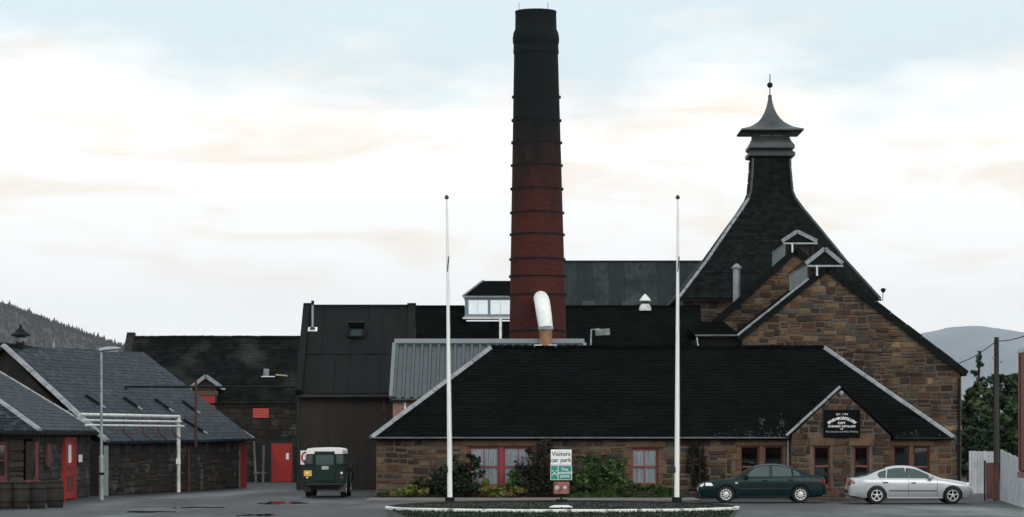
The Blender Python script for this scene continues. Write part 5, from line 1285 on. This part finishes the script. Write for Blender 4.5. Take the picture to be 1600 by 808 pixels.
# utility pole with wires
Y = gy(782); b = Vector((X(1557,Y),Y,0)); zt_ = Z(527,Y)
up_ = thing('utility_pole', 'dark timber utility pole standing between pale fence and rusty gate', 'utility pole', b)
MB().tube([b, Vector((b.x,b.y,zt_))], [.125,.095], 10).build('shaft', M['pole'], up_, smooth=True)
for px_, py_ in ((1551,559),(1564,566)):
    MB().tube([Vector((b.x,b.y-.05,Z(py_,Y))), Vector((X(px_,Y),b.y-.08,Z(py_,Y)))], .015, 6).lathe([(.03,-.04),(.04,0),(.02,.06)], (X(px_,Y),b.y-.08,Z(py_,Y)), 8).build('insulator', M['grey'], up_)
for a, e, lab in ((Vector((b.x,Y,Z(533,Y))), P(1470,572,137.9), 'overhead wire running left from the pole to the stone gable'),(Vector((b.x,Y,Z(533,Y))), P(1680,478,75), 'overhead wire rising right from the pole out of frame')):
    n = 12; pts = [a+(e-a)*(k/n)-Vector((0,0,.25*4*(k/n)*(1-k/n))) for k in range(n+1)]
    o = MB().tube(pts, .018, 5).build('overhead_wire', M['iron']); tag(o, lab, 'wire', 'overhead wires on the utility pole')

# ================================================================== fences, gate, lorry
Yf = gy(772); wf = thing('board_fence', 'pale blue grey boarded fence far behind the silver car nose', 'fence', (X(1533,Yf),Yf,0))
n = 9
for i in range(n):
    x0 = X(1514+40*i/n,Yf); x1 = X(1514+40*(i+1)/n,Yf)-.012
    MB().box(x0,x1,Yf-.02-.006*(i%2),Yf,.03,Z(705+random.uniform(-.5,.5),Yf)).build('board', M['wfence'], wf)
MB().box(X(1514,Yf),X(1554,Yf),Yf+.002,Yf+.06,.5,.6).box(X(1514,Yf),X(1554,Yf),Yf+.002,Yf+.06,1.4,1.5).build('rail', M['greywood'], wf)
wf2 = thing('board_fence', 'white boarded fence running towards the red lorry on the right', 'fence', (X(1562,gy(784)),gy(784),0))
Ya, Yb = gy(783.5), gy(795); xa, xb = X(1563,Ya), X(1600,Yb); n = 14
for i in range(n):
    t0, t1 = i/n, (i+.93)/n; p0 = Vector((xa+(xb-xa)*t0, Ya+(Yb-Ya)*t0, .04)); p1 = Vector((xa+(xb-xa)*t1, Ya+(Yb-Ya)*t1, .04)); k = random.uniform(-.02,.02)
    z0 = 1.92-.32*t0+k
    MB().prism([p0,p1,p1+Vector((0,0,z0)),p0+Vector((0,0,z0))], (.03+.008*(i%2),.0,0)).build('board', M['wfence'], wf2)
for z in (.5,1.35): MB().bar((xa+.07,Ya,z),(xb+.07,Yb,z),.06,.1).build('rail', M['greywood'], wf2)
Yg = gy(782.5); rg = thing('rusty_gate', 'dark rust red sheet gate leaf beside the utility pole', 'gate', (X(1550,Yg),Yg+.3,0))
for i in range(4):
    x0 = X(1541+18*i/4,Yg+.3); x1 = X(1541+18*(i+1)/4,Yg+.3)-.008; MB().box(x0,x1,Yg+.28-.008*(i%2),Yg+.3,.06,Z(723,Yg+.3)).build('sheet', M['rust'], rg)
MB().box(X(1541,Yg)-.03,X(1541,Yg)+.03,Yg+.302,Yg+.36,0,1.55).build('gate_post', M['iron'], rg)

LX, LY0, LY1 = X(1590.5,64.7), 62.2, 64.7
lo = thing('lorry_trailer', 'oxide red lorry trailer with rounded grey roof edge at the right picture edge', 'lorry', (LX+4,63.4,0))
lz0, lz1 = Z(737,64.7), Z(549,64.7)
bd = MB().box(LX,LX+11,LY0,LY1,lz0,lz1).build('body', M['lorry'], lo, bevel=.04)
mb = MB()
for k in range(7):
    t = k/6; a = math.pi/2*t; mb.v += [(LX+.16-.16*math.cos(a)-.03, LY0-.02, lz1-.05+.20*math.sin(a)), (LX+.16-.16*math.cos(a)-.03, LY1+.02, lz1-.05+.20*math.sin(a))]
mb.v += [(LX+11,LY0-.02,lz1+.15),(LX+11,LY1+.02,lz1+.15)]
mb.f = [(2*k,2*k+1,2*k+3,2*k+2) for k in range(7)]; mb.build('roof', M['grey'], lo, smooth=True, angle=50)
MB().box(LX-.015,LX+11,LY0+.02,LY1-.02,lz0-.14,lz0-.005).build('sill', M['signp'], lo)
for y in (LY0+.3, (LY0+LY1)/2, LY1-.3): MB().box(LX-.02,LX-.002,y-.03,y+.03,lz0+.05,lz1-.1).build('door_bar', M['redd'], lo)
MB().box(LX+.2,LX+10.5,LY0+.5,LY1-.5,lz0-.42,lz0-.15).build('chassis', M['iron'], lo)
MB().box(LX+.12,LX+.17,LY0+.2,LY0+1.0,.5,.95).build('mudflap', M['trim'], lo)
for x in (LX+1.2, LX+2.4, LX+9.0):
    for y in (LY0+.05, LY1-.35):
        wh = MB().lathe([(.2,0),(.46,.0),(.5,.05),(.5,.25),(.46,.3),(.2,.3)], (x,y,.5), 20, 'y').build('wheel', M['tyre'], lo, smooth=True)
        MB().lathe([(.26,-.01),(.26,.31)], (x,y,.5), 16, 'y').build('rim', M['grey'], wh)

# ================================================================== vehicles
def wheel(parent, c, side, rad, style, wd=.20):
    """c wheel centre (local), side = sign of the outward y direction"""
    y0 = c[1]; s = side
    t = MB().lathe([(rad*.62,-wd/2*s),(rad*.9,-wd/2*s),(rad,-wd*.36*s),(rad,wd*.36*s),(rad*.93,wd/2*s),(rad*.66,wd*.52*s),(rad*.62,wd*.4*s)], c, 28, 'y', cap=False).build('wheel', M['tyre'], parent, smooth=True, angle=40)
    o = wd*.5*s; rr = rad*.64
    MB().lathe([(rr,wd*.2*s),(.01,wd*.2*s)], c, 20, 'y').build('wheel_well_disc', M['trim'], t)
    mb = MB().lathe([(rr*1.02,o*.9),(rr*1.02,o*1.02),(rr*.88,o*1.0),(rr*.86,o*.7)], c, 28, 'y', cap=False)
    ns_ = 10 if style == 'cover' else 5; hb = .52 if style == 'cover' else .26
    mb.lathe([(rr*hb,o*.7),(rr*hb,o*.98),(rr*hb*.7,o*1.05),(.005,o*1.06)], c, 20, 'y', cap=False)
    for k in range(ns_):
        a = 2*math.pi*k/ns_+.3; w_ = rr*(.15 if style == 'cover' else .20)
        d = Vector((math.cos(a),0,math.sin(a))); p = Vector(c)+Vector((0,o*.9,0))
        mb.bar(p+d*rr*hb*.9, p+d*rr*.92, w_*1.0, .03, (0,1,0))
    mb.build('rim', M['alloy'], t, smooth=True, angle=35)
    return t
def smooth_interp(xs, tab):
    a = np.array(tab); y = np.interp(xs, a[:,0], a[:,1]); return y
def car(name, label, L_, top, belt, wheels_x, rad, paint, loc, rz, style, glass, W2=.86, group=None):
    """top: [(distance from nose, z)]; local x forward from the centre, y to the left"""
    t = thing(name, label, 'car', (0,0,0), group)
    n = 64; d = np.concatenate([np.linspace(0,.25,8), np.linspace(.3,L_-.3,n-16), np.linspace(L_-.25,L_,8)]); n = len(d)
    def sm(v, k=1):
        for _ in range(k): v = np.concatenate([[v[0]], (v[:-2]+2*v[1:-1]+v[2:])/4, [v[-1]]])
        return v
    zt_ = sm(smooth_interp(d, top), 2); zb_ = sm(smooth_interp(d, belt), 2)
    ym = smooth_interp(d, [(0,.56),(.06,.68),(.2,.78),(.5,.84),(1.1,W2),(L_-1.2,W2),(L_-.5,.83),(L_-.15,.77),(L_-.05,.70),(L_,.62)])
    zb_ = np.minimum(zb_, zt_-.035); cab = np.clip((zt_-zb_-.04)/.42, 0, 1)
    yt_ = (ym-.10)*(1-cab) + .56*cab; yb_ = ym-.045
    lowz = smooth_interp(d, [(0,.30),(.15,.20),(.5,.18),(L_-.5,.20),(L_-.15,.26),(L_,.34)])
    mb = MB()
    for i in range(n):
        x = L_/2-d[i]; z1 = zt_[i]; z2 = zb_[i]; crown = .035*(.3+.7*cab[i])
        zm = min(z2-.10, .74)
        half = [(0,z1),(yt_[i]*.5,z1-crown*.25),(yt_[i]*.86,z1-crown*.8),(yt_[i],z1-crown*1.5),(yb_[i],z2-.012),(ym[i]-.012,z2-.06),(ym[i],zm),(ym[i]-.005,.48),(ym[i]-.03,.30),(ym[i]-.07,lowz[i]+.02),(ym[i]-.16,lowz[i])]
        half = [(a, max(b, lowz[i])) for a, b in half]
        ring = half + [(-a,b) for a,b in reversed(half[1:])]
        mb.v += [(x,a,b) for a,b in ring]; m_ = len(ring)
    for i in range(n-1):
        for k in range(m_): mb.f.append((i*m_+k, i*m_+(k+1)%m_, (i+1)*m_+(k+1)%m_, (i+1)*m_+k))
    mb.f += [tuple(range(m_)), tuple(range(n*m_-1,(n-1)*m_-1,-1))]
    body = mb.build('body', paint, t)
    cut = MB()
    for wx in wheels_x:
        for s in (-1,1): cut.lathe([(rad+.05,s*.56),(rad+.05,s*1.2)], (wx,0,rad), 32, 'y')
    co = cut.build('c', M['trim'])
    md = body.modifiers.new('b', 'BOOLEAN'); md.object = co; md.operation = 'DIFFERENCE'; md.solver = 'EXACT'
    dg_ = bpy.context.evaluated_depsgraph_get(); me = bpy.data.meshes.new_from_object(body.evaluated_get(dg_)); body.modifiers.clear(); body.data = me
    bpy.data.objects.remove(co); me.shade_smooth(); me.set_sharp_from_angle(angle=R(32))
    bm = bmesh.new(); bm.from_mesh(me); bvh = BVHTree.FromBMesh(bm); bm.free()
    def decal(nm, pts, m, axis, off=.006, parent=body, cell=.07, sgn=1):
        """a panel that follows the body: pts (a,b) in the side (x,z), top (x,y) or end (y,z) view"""
        b = bmesh.new(); vsx = [b.verts.new((p[0],p[1],0)) for p in pts]; b.faces.new(vsx)
        lo_ = [min(p[i] for p in pts) for i in (0,1)]; hi_ = [max(p[i] for p in pts) for i in (0,1)]
        for ax in (0,1):
            q = lo_[ax]+cell
            while q < hi_[ax]:
                co_ = [0,0,0]; co_[ax] = q; no = [0,0,0]; no[ax] = 1
                bmesh.ops.bisect_plane(b, geom=b.verts[:]+b.edges[:]+b.faces[:], plane_co=co_, plane_no=no); q += cell
        bmesh.ops.triangulate(b, faces=b.faces[:])
        for v in b.verts:
            p, q = v.co.x, v.co.y
            o, dr_ = {'side':(Vector((p,3*sgn,q)),Vector((0,-sgn,0))),'top':(Vector((p,q,4)),Vector((0,0,-1))),'end':(Vector((5*sgn,p,q)),Vector((-sgn,0,0)))}[axis]
            h = bvh.ray_cast(o, dr_)
            v.co = (h[0] - dr_*off) if h[0] else o+dr_*(3-W2 if axis=='side' else 2.5)
        bmesh.ops.recalc_face_normals(b, faces=b.faces)
        me_ = bpy.data.meshes.new(nm); b.to_mesh(me_); b.free(); me_.shade_smooth(); me_.materials.append(m)
        o = bpy.data.objects.new(nm, me_); COL.objects.link(o); o.parent = parent; WL[o] = WL[parent].copy(); return o
    fx = lambda a: L_/2-a
    for s in (-1,1):
        for g in glass['side']: decal('side_window', [(fx(a), min(z, float(np.interp(a, [q[0] for q in top], [q[1] for q in top]))-.085)) for a,z in g], M['carglass'], 'side', .005, sgn=s)
        for g in glass['lines']: decal('panel_gap', [(fx(a),z) for a,z in g], M['trim'], 'side', .003, sgn=s)
        decal('rubbing_strip', [(fx(a),z) for a,z in glass['strip']], M['trim'], 'side', .012, sgn=s)
        for a,z in glass['handles']:
            MB().box(fx(a)-.085,fx(a)+.085,s*(W2-.03),s*(W2+.015),z-.02,z+.025).build('door_handle', glass['handle_mat'], body, bevel=.008)
        a,z = glass['mirror']; MB().box(fx(a)-.07,fx(a)+.08,s*(W2-.06),s*(W2+.16),z-.06,z+.09).build('wing_mirror', glass['mirror_mat'], body, bevel=.03)
        decal('headlight', [(fx(a),z) for a,z in glass['head']], M['lens'], 'side', .006, sgn=s)
        decal('headlight_front', [(s*y,z) for y,z in ((.36,.60),(.70,.60),(.70,.74),(.36,.71))], M['lens'], 'end', .006, sgn=1)
        decal('tail_light', [(fx(a),z) for a,z in glass['tail']], M['redlens'], 'side', .006, sgn=s)
        decal('tail_light_rear', [(s*y,z) for y,z in ((.40,.68),(.70,.68),(.70,.86),(.40,.84))], M['redlens'], 'end', .006, sgn=-1)
        if glass.get('repeater'):
            a,z = glass['repeater']; MB().box(fx(a)-.05,fx(a)+.05,s*(W2-.04),s*(W2+.006),z-.02,z+.02).build('side_repeater', M['lens'], body, bevel=.005)
    f0, f1, r0, r1 = glass['screens']
    decal('windscreen', [(fx(f0),-.66),(fx(f0),.66),(fx(f1),.52),(fx(f1),-.52)], M['carglass'], 'top')
    decal('rear_window', [(fx(r0),-.50),(fx(r0),.50),(fx(r1),.60),(fx(r1),-.60)], M['carglass'], 'top')
    decal('front_grille', [(-.30,.60),(.30,.60),(.34,.70),(-.34,.70)], M['trim'], 'end', .006, sgn=1)
    decal('lower_grille', [(-.5,.32),(.5,.32),(.5,.44),(-.5,.44)], M['trim'], 'end', .006, sgn=1)
    decal('number_plate', [(-.26,.46),(.26,.46),(.26,.57),(-.26,.57)], M['signw'], 'end', .012, sgn=1)
    decal('number_plate', [(-.26,.56),(.26,.56),(.26,.67),(-.26,.67)], M['yellow'], 'end', .012, sgn=-1)
    for s in (-1,1): MB().box(wheels_x[1]+rad+.08, wheels_x[0]-rad-.08, s*(W2-.075), s*(W2-.05), .20, .265).build('sill', paint, body, bevel=.008)  # added strips imitating the bright reflection along the door bottoms
    MB().box(-L_/2+.3,L_/2-.3,-.62,.62,.20,.42).build('underbody', M['trim'], t)
    for wx in wheels_x:
        for s in (-1,1): wheel(t, (wx, s*(W2-.115), rad), s, rad, style)
    MB().tube([(-L_/2+.02,-.45,.25),(-L_/2-.03,-.45,.25)],.03,8).build('exhaust', M['grey'], t)
    t.location = loc; t.rotation_euler = (0,0,rz)
    return t
# dark saloon facing left
Yd = gy(786.0); sd_ = F/Yd; Ld = 4.74; k = Ld/1505
fa = lambda u: (u-55)*k
zz = lambda v: (548-v)/7.27/sd_
gl = dict(side=[[(fa(u),zz(v)) for u,v in ((607,250),(660,192),(715,155),(790,134),(880,128),(880,249))], [(fa(u),zz(v)) for u,v in ((918,249),(918,126),(1040,130),(1110,148),(1140,163),(1146,246))], [(fa(u),zz(v)) for u,v in ((1168,240),(1164,173),(1190,180),(1228,200),(1256,238))]],
    lines=[[(fa(895),zz(255)),(fa(899),zz(255)),(fa(899),zz(455)),(fa(895),zz(455))],[(fa(520),zz(258)),(fa(525),zz(258)),(fa(500),zz(445)),(fa(495),zz(445))],[(fa(1150),zz(250)),(fa(1155),zz(250)),(fa(1135),zz(375)),(fa(1130),zz(375))],[(fa(885),zz(128)),(fa(912),zz(128)),(fa(912),zz(250)),(fa(885),zz(250))]],
    strip=[(fa(505),zz(378)),(fa(1130),zz(378)),(fa(1130),zz(390)),(fa(505),zz(390))], handles=[(fa(828),zz(293)),(fa(1130),zz(290))], handle_mat=M['cgreen'], mirror=(fa(608),zz(252)), mirror_mat=M['cgreen'],
    head=[(fa(98),zz(352)),(fa(118),zz(318)),(fa(195),zz(320)),(fa(218),zz(350)),(fa(200),zz(356))], tail=[(fa(1500),zz(290)),(fa(1552),zz(300)),(fa(1552),zz(345)),(fa(1515),zz(335))], repeater=(fa(492),zz(322)), screens=(fa(505),fa(690),fa(1150),fa(1310)))
topd = [(0,.58),(.04,.66),(.14,.755),(fa(200),.815),(fa(330),.875),(fa(480),.945),(fa(505),.965),(fa(600),1.16),(fa(690),1.345),(fa(760),1.425),(fa(880),1.462),(fa(960),1.462),(fa(1060),1.43),(fa(1150),1.36),(fa(1250),1.235),(fa(1330),1.13),(fa(1400),1.055),(fa(1470),1.02),(fa(1520),1.0),(Ld-.03,.93),(Ld,.62)]
beltd = [(0,.55),(.2,.72),(fa(480),.90),(fa(600),.945),(fa(1250),.985),(fa(1400),.975),(Ld-.1,.93),(Ld,.55)]
xc = (X(1088,Yd+.85)+X(1291,Yd+.85))/2
car('parked_car', 'dark green saloon car facing left below the porch', Ld, topd, beltd, (Ld/2-fa(368),Ld/2-fa(1248)), .315, M['cgreen'], (xc,Yd+.86,0.002), math.pi, 'cover', gl, group='saloon cars parked before the stone building')
# silver saloon facing right
Ys = gy(787.6); ss = F/Ys; Ls = 4.58; k2 = Ls/1385
fb_ = lambda u: (1525-u)*k2
zy = lambda v: (540-v)/6.957/ss
gl2 = dict(side=[[(fb_(u),zy(v)) for u,v in ((1094,262),(1040,217),(975,178),(925,152),(870,140),(788,136),(803,260))], [(fb_(u),zy(v)) for u,v in ((790,259),(757,136),(655,138),(572,152),(556,258))], [(fb_(u),zy(v)) for u,v in ((546,257),(558,156),(505,172),(470,195),(458,228),(476,256))]],
    lines=[[(fb_(797),zy(262)),(fb_(801),zy(262)),(fb_(801),zy(455)),(fb_(797),zy(455))],[(fb_(1120),zy(265)),(fb_(1124),zy(265)),(fb_(1112),zy(450)),(fb_(1108),zy(450))],[(fb_(490),zy(262)),(fb_(494),zy(262)),(fb_(535),zy(350)),(fb_(531),zy(350))],[(fb_(788),zy(134)),(fb_(770),zy(134)),(fb_(781),zy(260)),(fb_(799),zy(260))]],
    strip=[(fb_(585),zy(392)),(fb_(1110),zy(392)),(fb_(1110),zy(402)),(fb_(585),zy(402))], handles=[(fb_(545),zy(308)),(fb_(853),zy(312))], handle_mat=M['trim'], mirror=(fb_(1036),zy(250)), mirror_mat=M['csilver'],
    head=[(fb_(1440),zy(312)),(fb_(1480),zy(308)),(fb_(1500),zy(345)),(fb_(1470),zy(360)),(fb_(1452),zy(340))], tail=[(fb_(146),zy(262)),(fb_(200),zy(282)),(fb_(208),zy(322)),(fb_(148),zy(318))], repeater=None, screens=(fb_(1150),fb_(915),fb_(560),fb_(330)))
tops = [(0,.52),(.03,.62),(.12,.74),(fb_(1440),.80),(fb_(1330),.87),(fb_(1200),.935),(fb_(1155),.96),(fb_(1060),1.10),(fb_(960),1.25),(fb_(900),1.345),(fb_(830),1.395),(fb_(740),1.412),(fb_(660),1.40),(fb_(570),1.345),(fb_(480),1.25),(fb_(390),1.12),(fb_(310),1.0),(fb_(250),.965),(fb_(170),.955),(Ls-.03,.90),(Ls,.58)]
belts = [(0,.50),(.2,.70),(fb_(1200),.87),(fb_(1060),.905),(fb_(480),.925),(fb_(310),.93),(Ls-.1,.89),(Ls,.5)]
xc = (X(1320,Ys+.85)+X(1519,Ys+.85))/2
car('parked_car', 'silver saloon car facing right below the right hip of the black roof', Ls, tops, belts, (Ls/2-fb_(1288),Ls/2-fb_(448)), .315, M['csilver'], (xc,Ys+.86,0.002), 0, 'alloy', gl2, group='saloon cars parked before the stone building')

# off-road vehicle seen from behind (local x forward = away from the camera)
Yl = gy(777); lv = thing('offroad_vehicle', 'boxy dark green off-road vehicle with white roof seen from behind', 'car', (0,0,0))
def sect(x0, x1, pts):
    return MB().prism([(x0,y,z) for y,z in pts], (x1-x0,0,0))
hw = .84
body = sect(0, 3.75, [(-hw,.58),(hw,.58),(hw,1.22),(hw-.02,1.26),(-hw+.02,1.26),(-hw,1.22)]).build('body', M['lgreen'], lv, bevel=.02)
up = sect(.02, 2.45, [(-hw+.02,1.262),(hw-.02,1.262),(hw-.12,1.84),(-hw+.12,1.84)]).build('upper_body', M['lgreen'], body, bevel=.015)
roof_ = MB(); ys_ = [(-.745,1.76),(-.745,1.90),(-.69,1.98),(-.45,2.015),(0,2.03),(.45,2.015),(.69,1.98),(.745,1.90),(.745,1.76)]
roof_.prism([(-.03,y,z) for y,z in ys_], (2.5,0,0)); roof_.build('roof', M['white'], lv, bevel=.01)
MB().box(-.045,-.032,-.42,.40,1.75,1.87).build('roof_lip', M['lgreen'], lv)
MB().prism([(3.75,-.8,1.26),(3.75,.8,1.26),(2.45,.8,1.27),(2.45,-.8,1.27)], (0,0,.02)).build('bonnet', M['lgreen'], lv)
door = MB().box(-.035,-.002,-.44,.42,.66,1.79).build('rear_door', M['lgreen'], lv, bevel=.012)
MB().box(-.05,-.037,-.37,.35,1.32,1.72).build('rear_window', M['carglass'], door)
MB().box(-.06,-.036,-.40,-.34,1.02,1.1).build('handle', M['trim'], door)
MB().box(-.05,-.036,-.17,.11,1.13,1.27).build('pale_plate', mat('pale_badge_plate', (.42,.40,.36), .6), door)
for s in (-1,1):
    MB().box(-.02,-.004,s*.63-.14,s*.63+.14,1.36,1.72).build('corner_window', M['carglass'], lv)
    MB().prism([(.25,s*(hw-.03),1.34),(1.5,s*(hw-.03),1.34),(1.5,s*(hw-.105),1.74),(.25,s*(hw-.105),1.74)], (0,s*.012,0)).build('side_window', M['carglass'], lv)
    MB().prism([(1.62,s*(hw-.03),1.34),(2.35,s*(hw-.03),1.34),(2.25,s*(hw-.105),1.74),(1.62,s*(hw-.105),1.74)], (0,s*.012,0)).build('side_window', M['carglass'], lv)
    for x in (.75, 2.95):
        arch = MB().prism([(x-.52,s*hw,.60),(x-.42,s*hw,.92),(x-.3,s*hw,1.0),(x+.3,s*hw,1.0),(x+.42,s*hw,.92),(x+.52,s*hw,.60),(x+.4,s*hw,.60),(x+.34,s*hw,.86),(x+.24,s*hw,.91),(x-.24,s*hw,.91),(x-.34,s*hw,.86),(x-.4,s*hw,.60)], (0,s*.06,0)).build('wheel_arch', M['trim'], lv)
        wheel(lv, (x, s*.72, .37), s, .37, 'alloy', .22)
    MB().box(.22,.26,s*.72-.14,s*.72+.14,.22,.60).build('mudflap', mat('grey_mudflap', (.075,.085,.09), .7) if s < 0 else M['trim'], lv)
    MB().lathe([(.055,-.03),(.05,0)], (-.002,s*.70,.82), 10, 'x').build('tail_light', M['redlens'], lv)
    MB().lathe([(.05,-.03),(.045,0)], (-.002,s*.70,.99), 10, 'x').build('indicator', M['lens'], lv)
    MB().box(2.2,2.34,s*(hw),s*(hw+.2),1.32,1.52).build('wing_mirror', M['trim'], lv)
MB().box(-.015,-.004,-.74,-.58,1.50,1.54).build('roof_lamp', M['lens'], lv)
MB().box(-.03,-.004,.52,.84,.86,1.09).build('number_plate', M['yellow'], lv)
MB().box(-.04,-.006,.66,.74,.78,.83).build('plate_lamp', M['lens'], lv)
MB().box(-.1,.3,-.78,.78,.50,.575).build('rear_crossmember', M['trim'], lv)
MB().box(.3,3.6,-.5,.5,.40,.56).build('chassis', M['trim'], lv); MB().box(.65,.85,-.7,.7,.30,.44).build('axle', M['trim'], lv)
MB().tube([(-.1,0,.5),(-.25,0,.5)],.04,8).build('tow_hitch', M['iron'], lv)
lv.location = (X(507,Yl), Yl, 0); lv.rotation_euler = (0,0,R(90)+R(-1.5))

# ================================================================== plants by the wall
def shrub(name, label, blobs, leafm, size, seed, stems=5):
    c = Vector(blobs[0][0]); t = thing(name, label, 'plant', (c.x, c.y, .08)); r_ = random.Random(seed)
    foliage('foliage', M[leafm], t, blobs, size, seed)
    mb = MB()
    for _ in range(stems):
        b_ = random.Random(seed+_).choice(blobs)[0]; q = Vector(b_)+Vector((r_.uniform(-.2,.2),r_.uniform(-.2,.2),r_.uniform(.0,.2))); mb.tube([(q.x*.6+c.x*.4,q.y,.05),(q.x*.9+c.x*.1,q.y,q.z*.6),tuple(q)],[.02,.014,.006],5)
    mb.build('stems', M['bark'], t); return t
def B(px, py, Y, rx, rz_, n, ry=None): return (P(px,py,Y), (rx*Y/F, ry or .5, rz_*Y/F), n)
shrub('garden_bush', 'rounded dark green bush left of the red double window', [B(705,748,111.9,46,26,1700),B(680,760,111.8,34,16,800),B(722,726,112.1,24,22,700),B(745,760,111.8,20,14,400)], 'leafd', .13, 1)
shrub('garden_bush', 'tall brownish bush covering the right half of the red double window', [B(845,738,112.0,27,40,1700),B(828,745,111.9,28,26,900),B(850,706,112.2,14,18,400),B(862,755,111.8,26,20,700)], 'leafb', .12, 2)
shrub('garden_bush', 'leafy green bush right of the car park sign', [B(930,742,112.0,34,28,1500),B(955,733,112.1,24,24,800),B(905,755,111.9,24,18,600),B(968,752,111.9,20,16,400)], 'leaf', .13, 3)
shrub('garden_bush', 'small bush with light leaves before the red window mullion', [B(802,748,111.7,16,20,420),B(790,760,111.6,18,10,260)], 'leaf', .12, 4, 3)
shrub('flowering_plant', 'low yellow green plant at the left foot of the stone wall', [B(645,769,111.6,24,8,600),B(625,771,111.6,16,6,260)], 'leafy', .13, 5, 3)
shrub('flowering_plant', 'low plant with yellow and orange leaves below the red double window', [B(785,768,111.4,34,8,800),B(755,756,111.6,10,9,160)], 'leafy', .13, 6, 3)
shrub('flowering_plant', 'pale green tuft at the left corner of the stone wall', [B(598,772,111.6,12,7,240)], 'leafg', .12, 7, 2)
shrub('wall_creeper', 'dark creeper climbing the stone wall behind the dark car bonnet', [B(1090,722,112.85,14,34,1100,.08),B(1094,752,112.8,16,18,400,.1),B(1086,700,112.85,10,14,240,.06)], 'leafb', .10, 8, 4)
shrub('garden_bush', 'low green bush below the single red window', [B(1030,764,111.8,26,8,500),B(985,764,111.8,22,8,420)], 'leafg', .12, 9, 3)

# ================================================================== trees on the right
def tree(label, px, Y, top, wid, leafm, seed, n, kind_='broad', lo_frac=.25):
    r_ = random.Random(seed); b = Vector((X(px,Y),Y,0)); H = Z(top,Y); t = thing('tree', label, 'tree', b, 'trees beyond the fence'); W_ = wid*Y/F
    mb = MB().tube([b, b+Vector((.1,0,H*.3)), b+Vector((-.05,0,H*.6)), b+Vector((0,0,H*.92))], [.20,.16,.10,.03], 8)
    blobs = []
    nb_ = 15 if kind_ != 'thin' else 9
    for k in range(nb_):
        f = lo_frac+(1-lo_frac)*(k+.5)/nb_; sp = W_*(1-.75*(f-lo_frac)/(1-lo_frac)) if kind_ == 'conifer' else W_*(.55+.5*math.sin(math.pi*min(1,(f-lo_frac)/(1-lo_frac)*.85+.1)))*(.85 if kind_ != 'thin' else .6)
        a = k*2.4+seed; q = b+Vector((math.cos(a)*sp*.55, math.sin(a)*sp*.55, H*f))
        mb.tube([b+Vector((0,0,H*max(.15,f-.15))), q], [.06,.02], 5)
        rad = sp*(.62 if kind_ != 'thin' else .5); blobs.append((q,(rad,rad,rad*(.5 if kind_ == 'conifer' else .72)), n//nb_))
    blobs.append((b+Vector((0,0,H*.95)), (W_*.2,W_*.2,H*.06), n//25))
    mb.build('trunk', M['bark'], t); foliage('crown', M[leafm], t, blobs, .34 if kind_ != 'thin' else .26, seed)
tree('thin tall tree rising just right of the big stone gable', 1529, 176, 552, 16, 'treeb', 1, 900, 'thin', .45)
tree('dense dark tree between the stone gable and the utility pole', 1524, 172, 604, 40, 'treel', 2, 4200)
tree('broad dark tree directly behind the utility pole', 1562, 178, 588, 44, 'treeb', 3, 4000)
tree('bluish green tree nearest the red lorry', 1592, 182, 584, 42, 'treel', 4, 3800)
tree('low bushy tree above the white boarded fence', 1580, 165, 636, 44, 'treel', 5, 3400, 'broad', .1)
tree('dark slim tree filling the corner at the big gable edge', 1507, 175, 628, 24, 'treeb', 9, 2600, 'broad', .1)
tree('low bushy tree beside the foot of the big gable', 1516, 160, 668, 26, 'treeb', 6, 2200, 'broad', .1)
tree('dark tree filling the gap behind the rusty gate', 1545, 168, 640, 36, 'treeb', 7, 3600, 'broad', .1)
tree('tree standing behind the red lorry out at the right edge', 1628, 178, 592, 34, 'treeb', 8, 2500)

# ================================================================== haze
hz_ = MB().box(-7000,7000,-250,27000,-1.2,1300).build('haze', M['dark'])
hm = bpy.data.materials.new('thin_haze'); hm.use_nodes = True; ns = hm.node_tree.nodes; ns.remove(ns['Principled BSDF'])
pv = ns.new('ShaderNodeVolumePrincipled'); pv.inputs['Color'].default_value = (.74,.85,1,1); pv.inputs['Density'].default_value = 3.2e-5; pv.inputs['Anisotropy'].default_value = 0
hm.node_tree.links.new(pv.outputs[0], ns['Material Output'].inputs['Volume']); hz_.data.materials.clear(); hz_.data.materials.append(hm); kind(hz_, 'stuff')
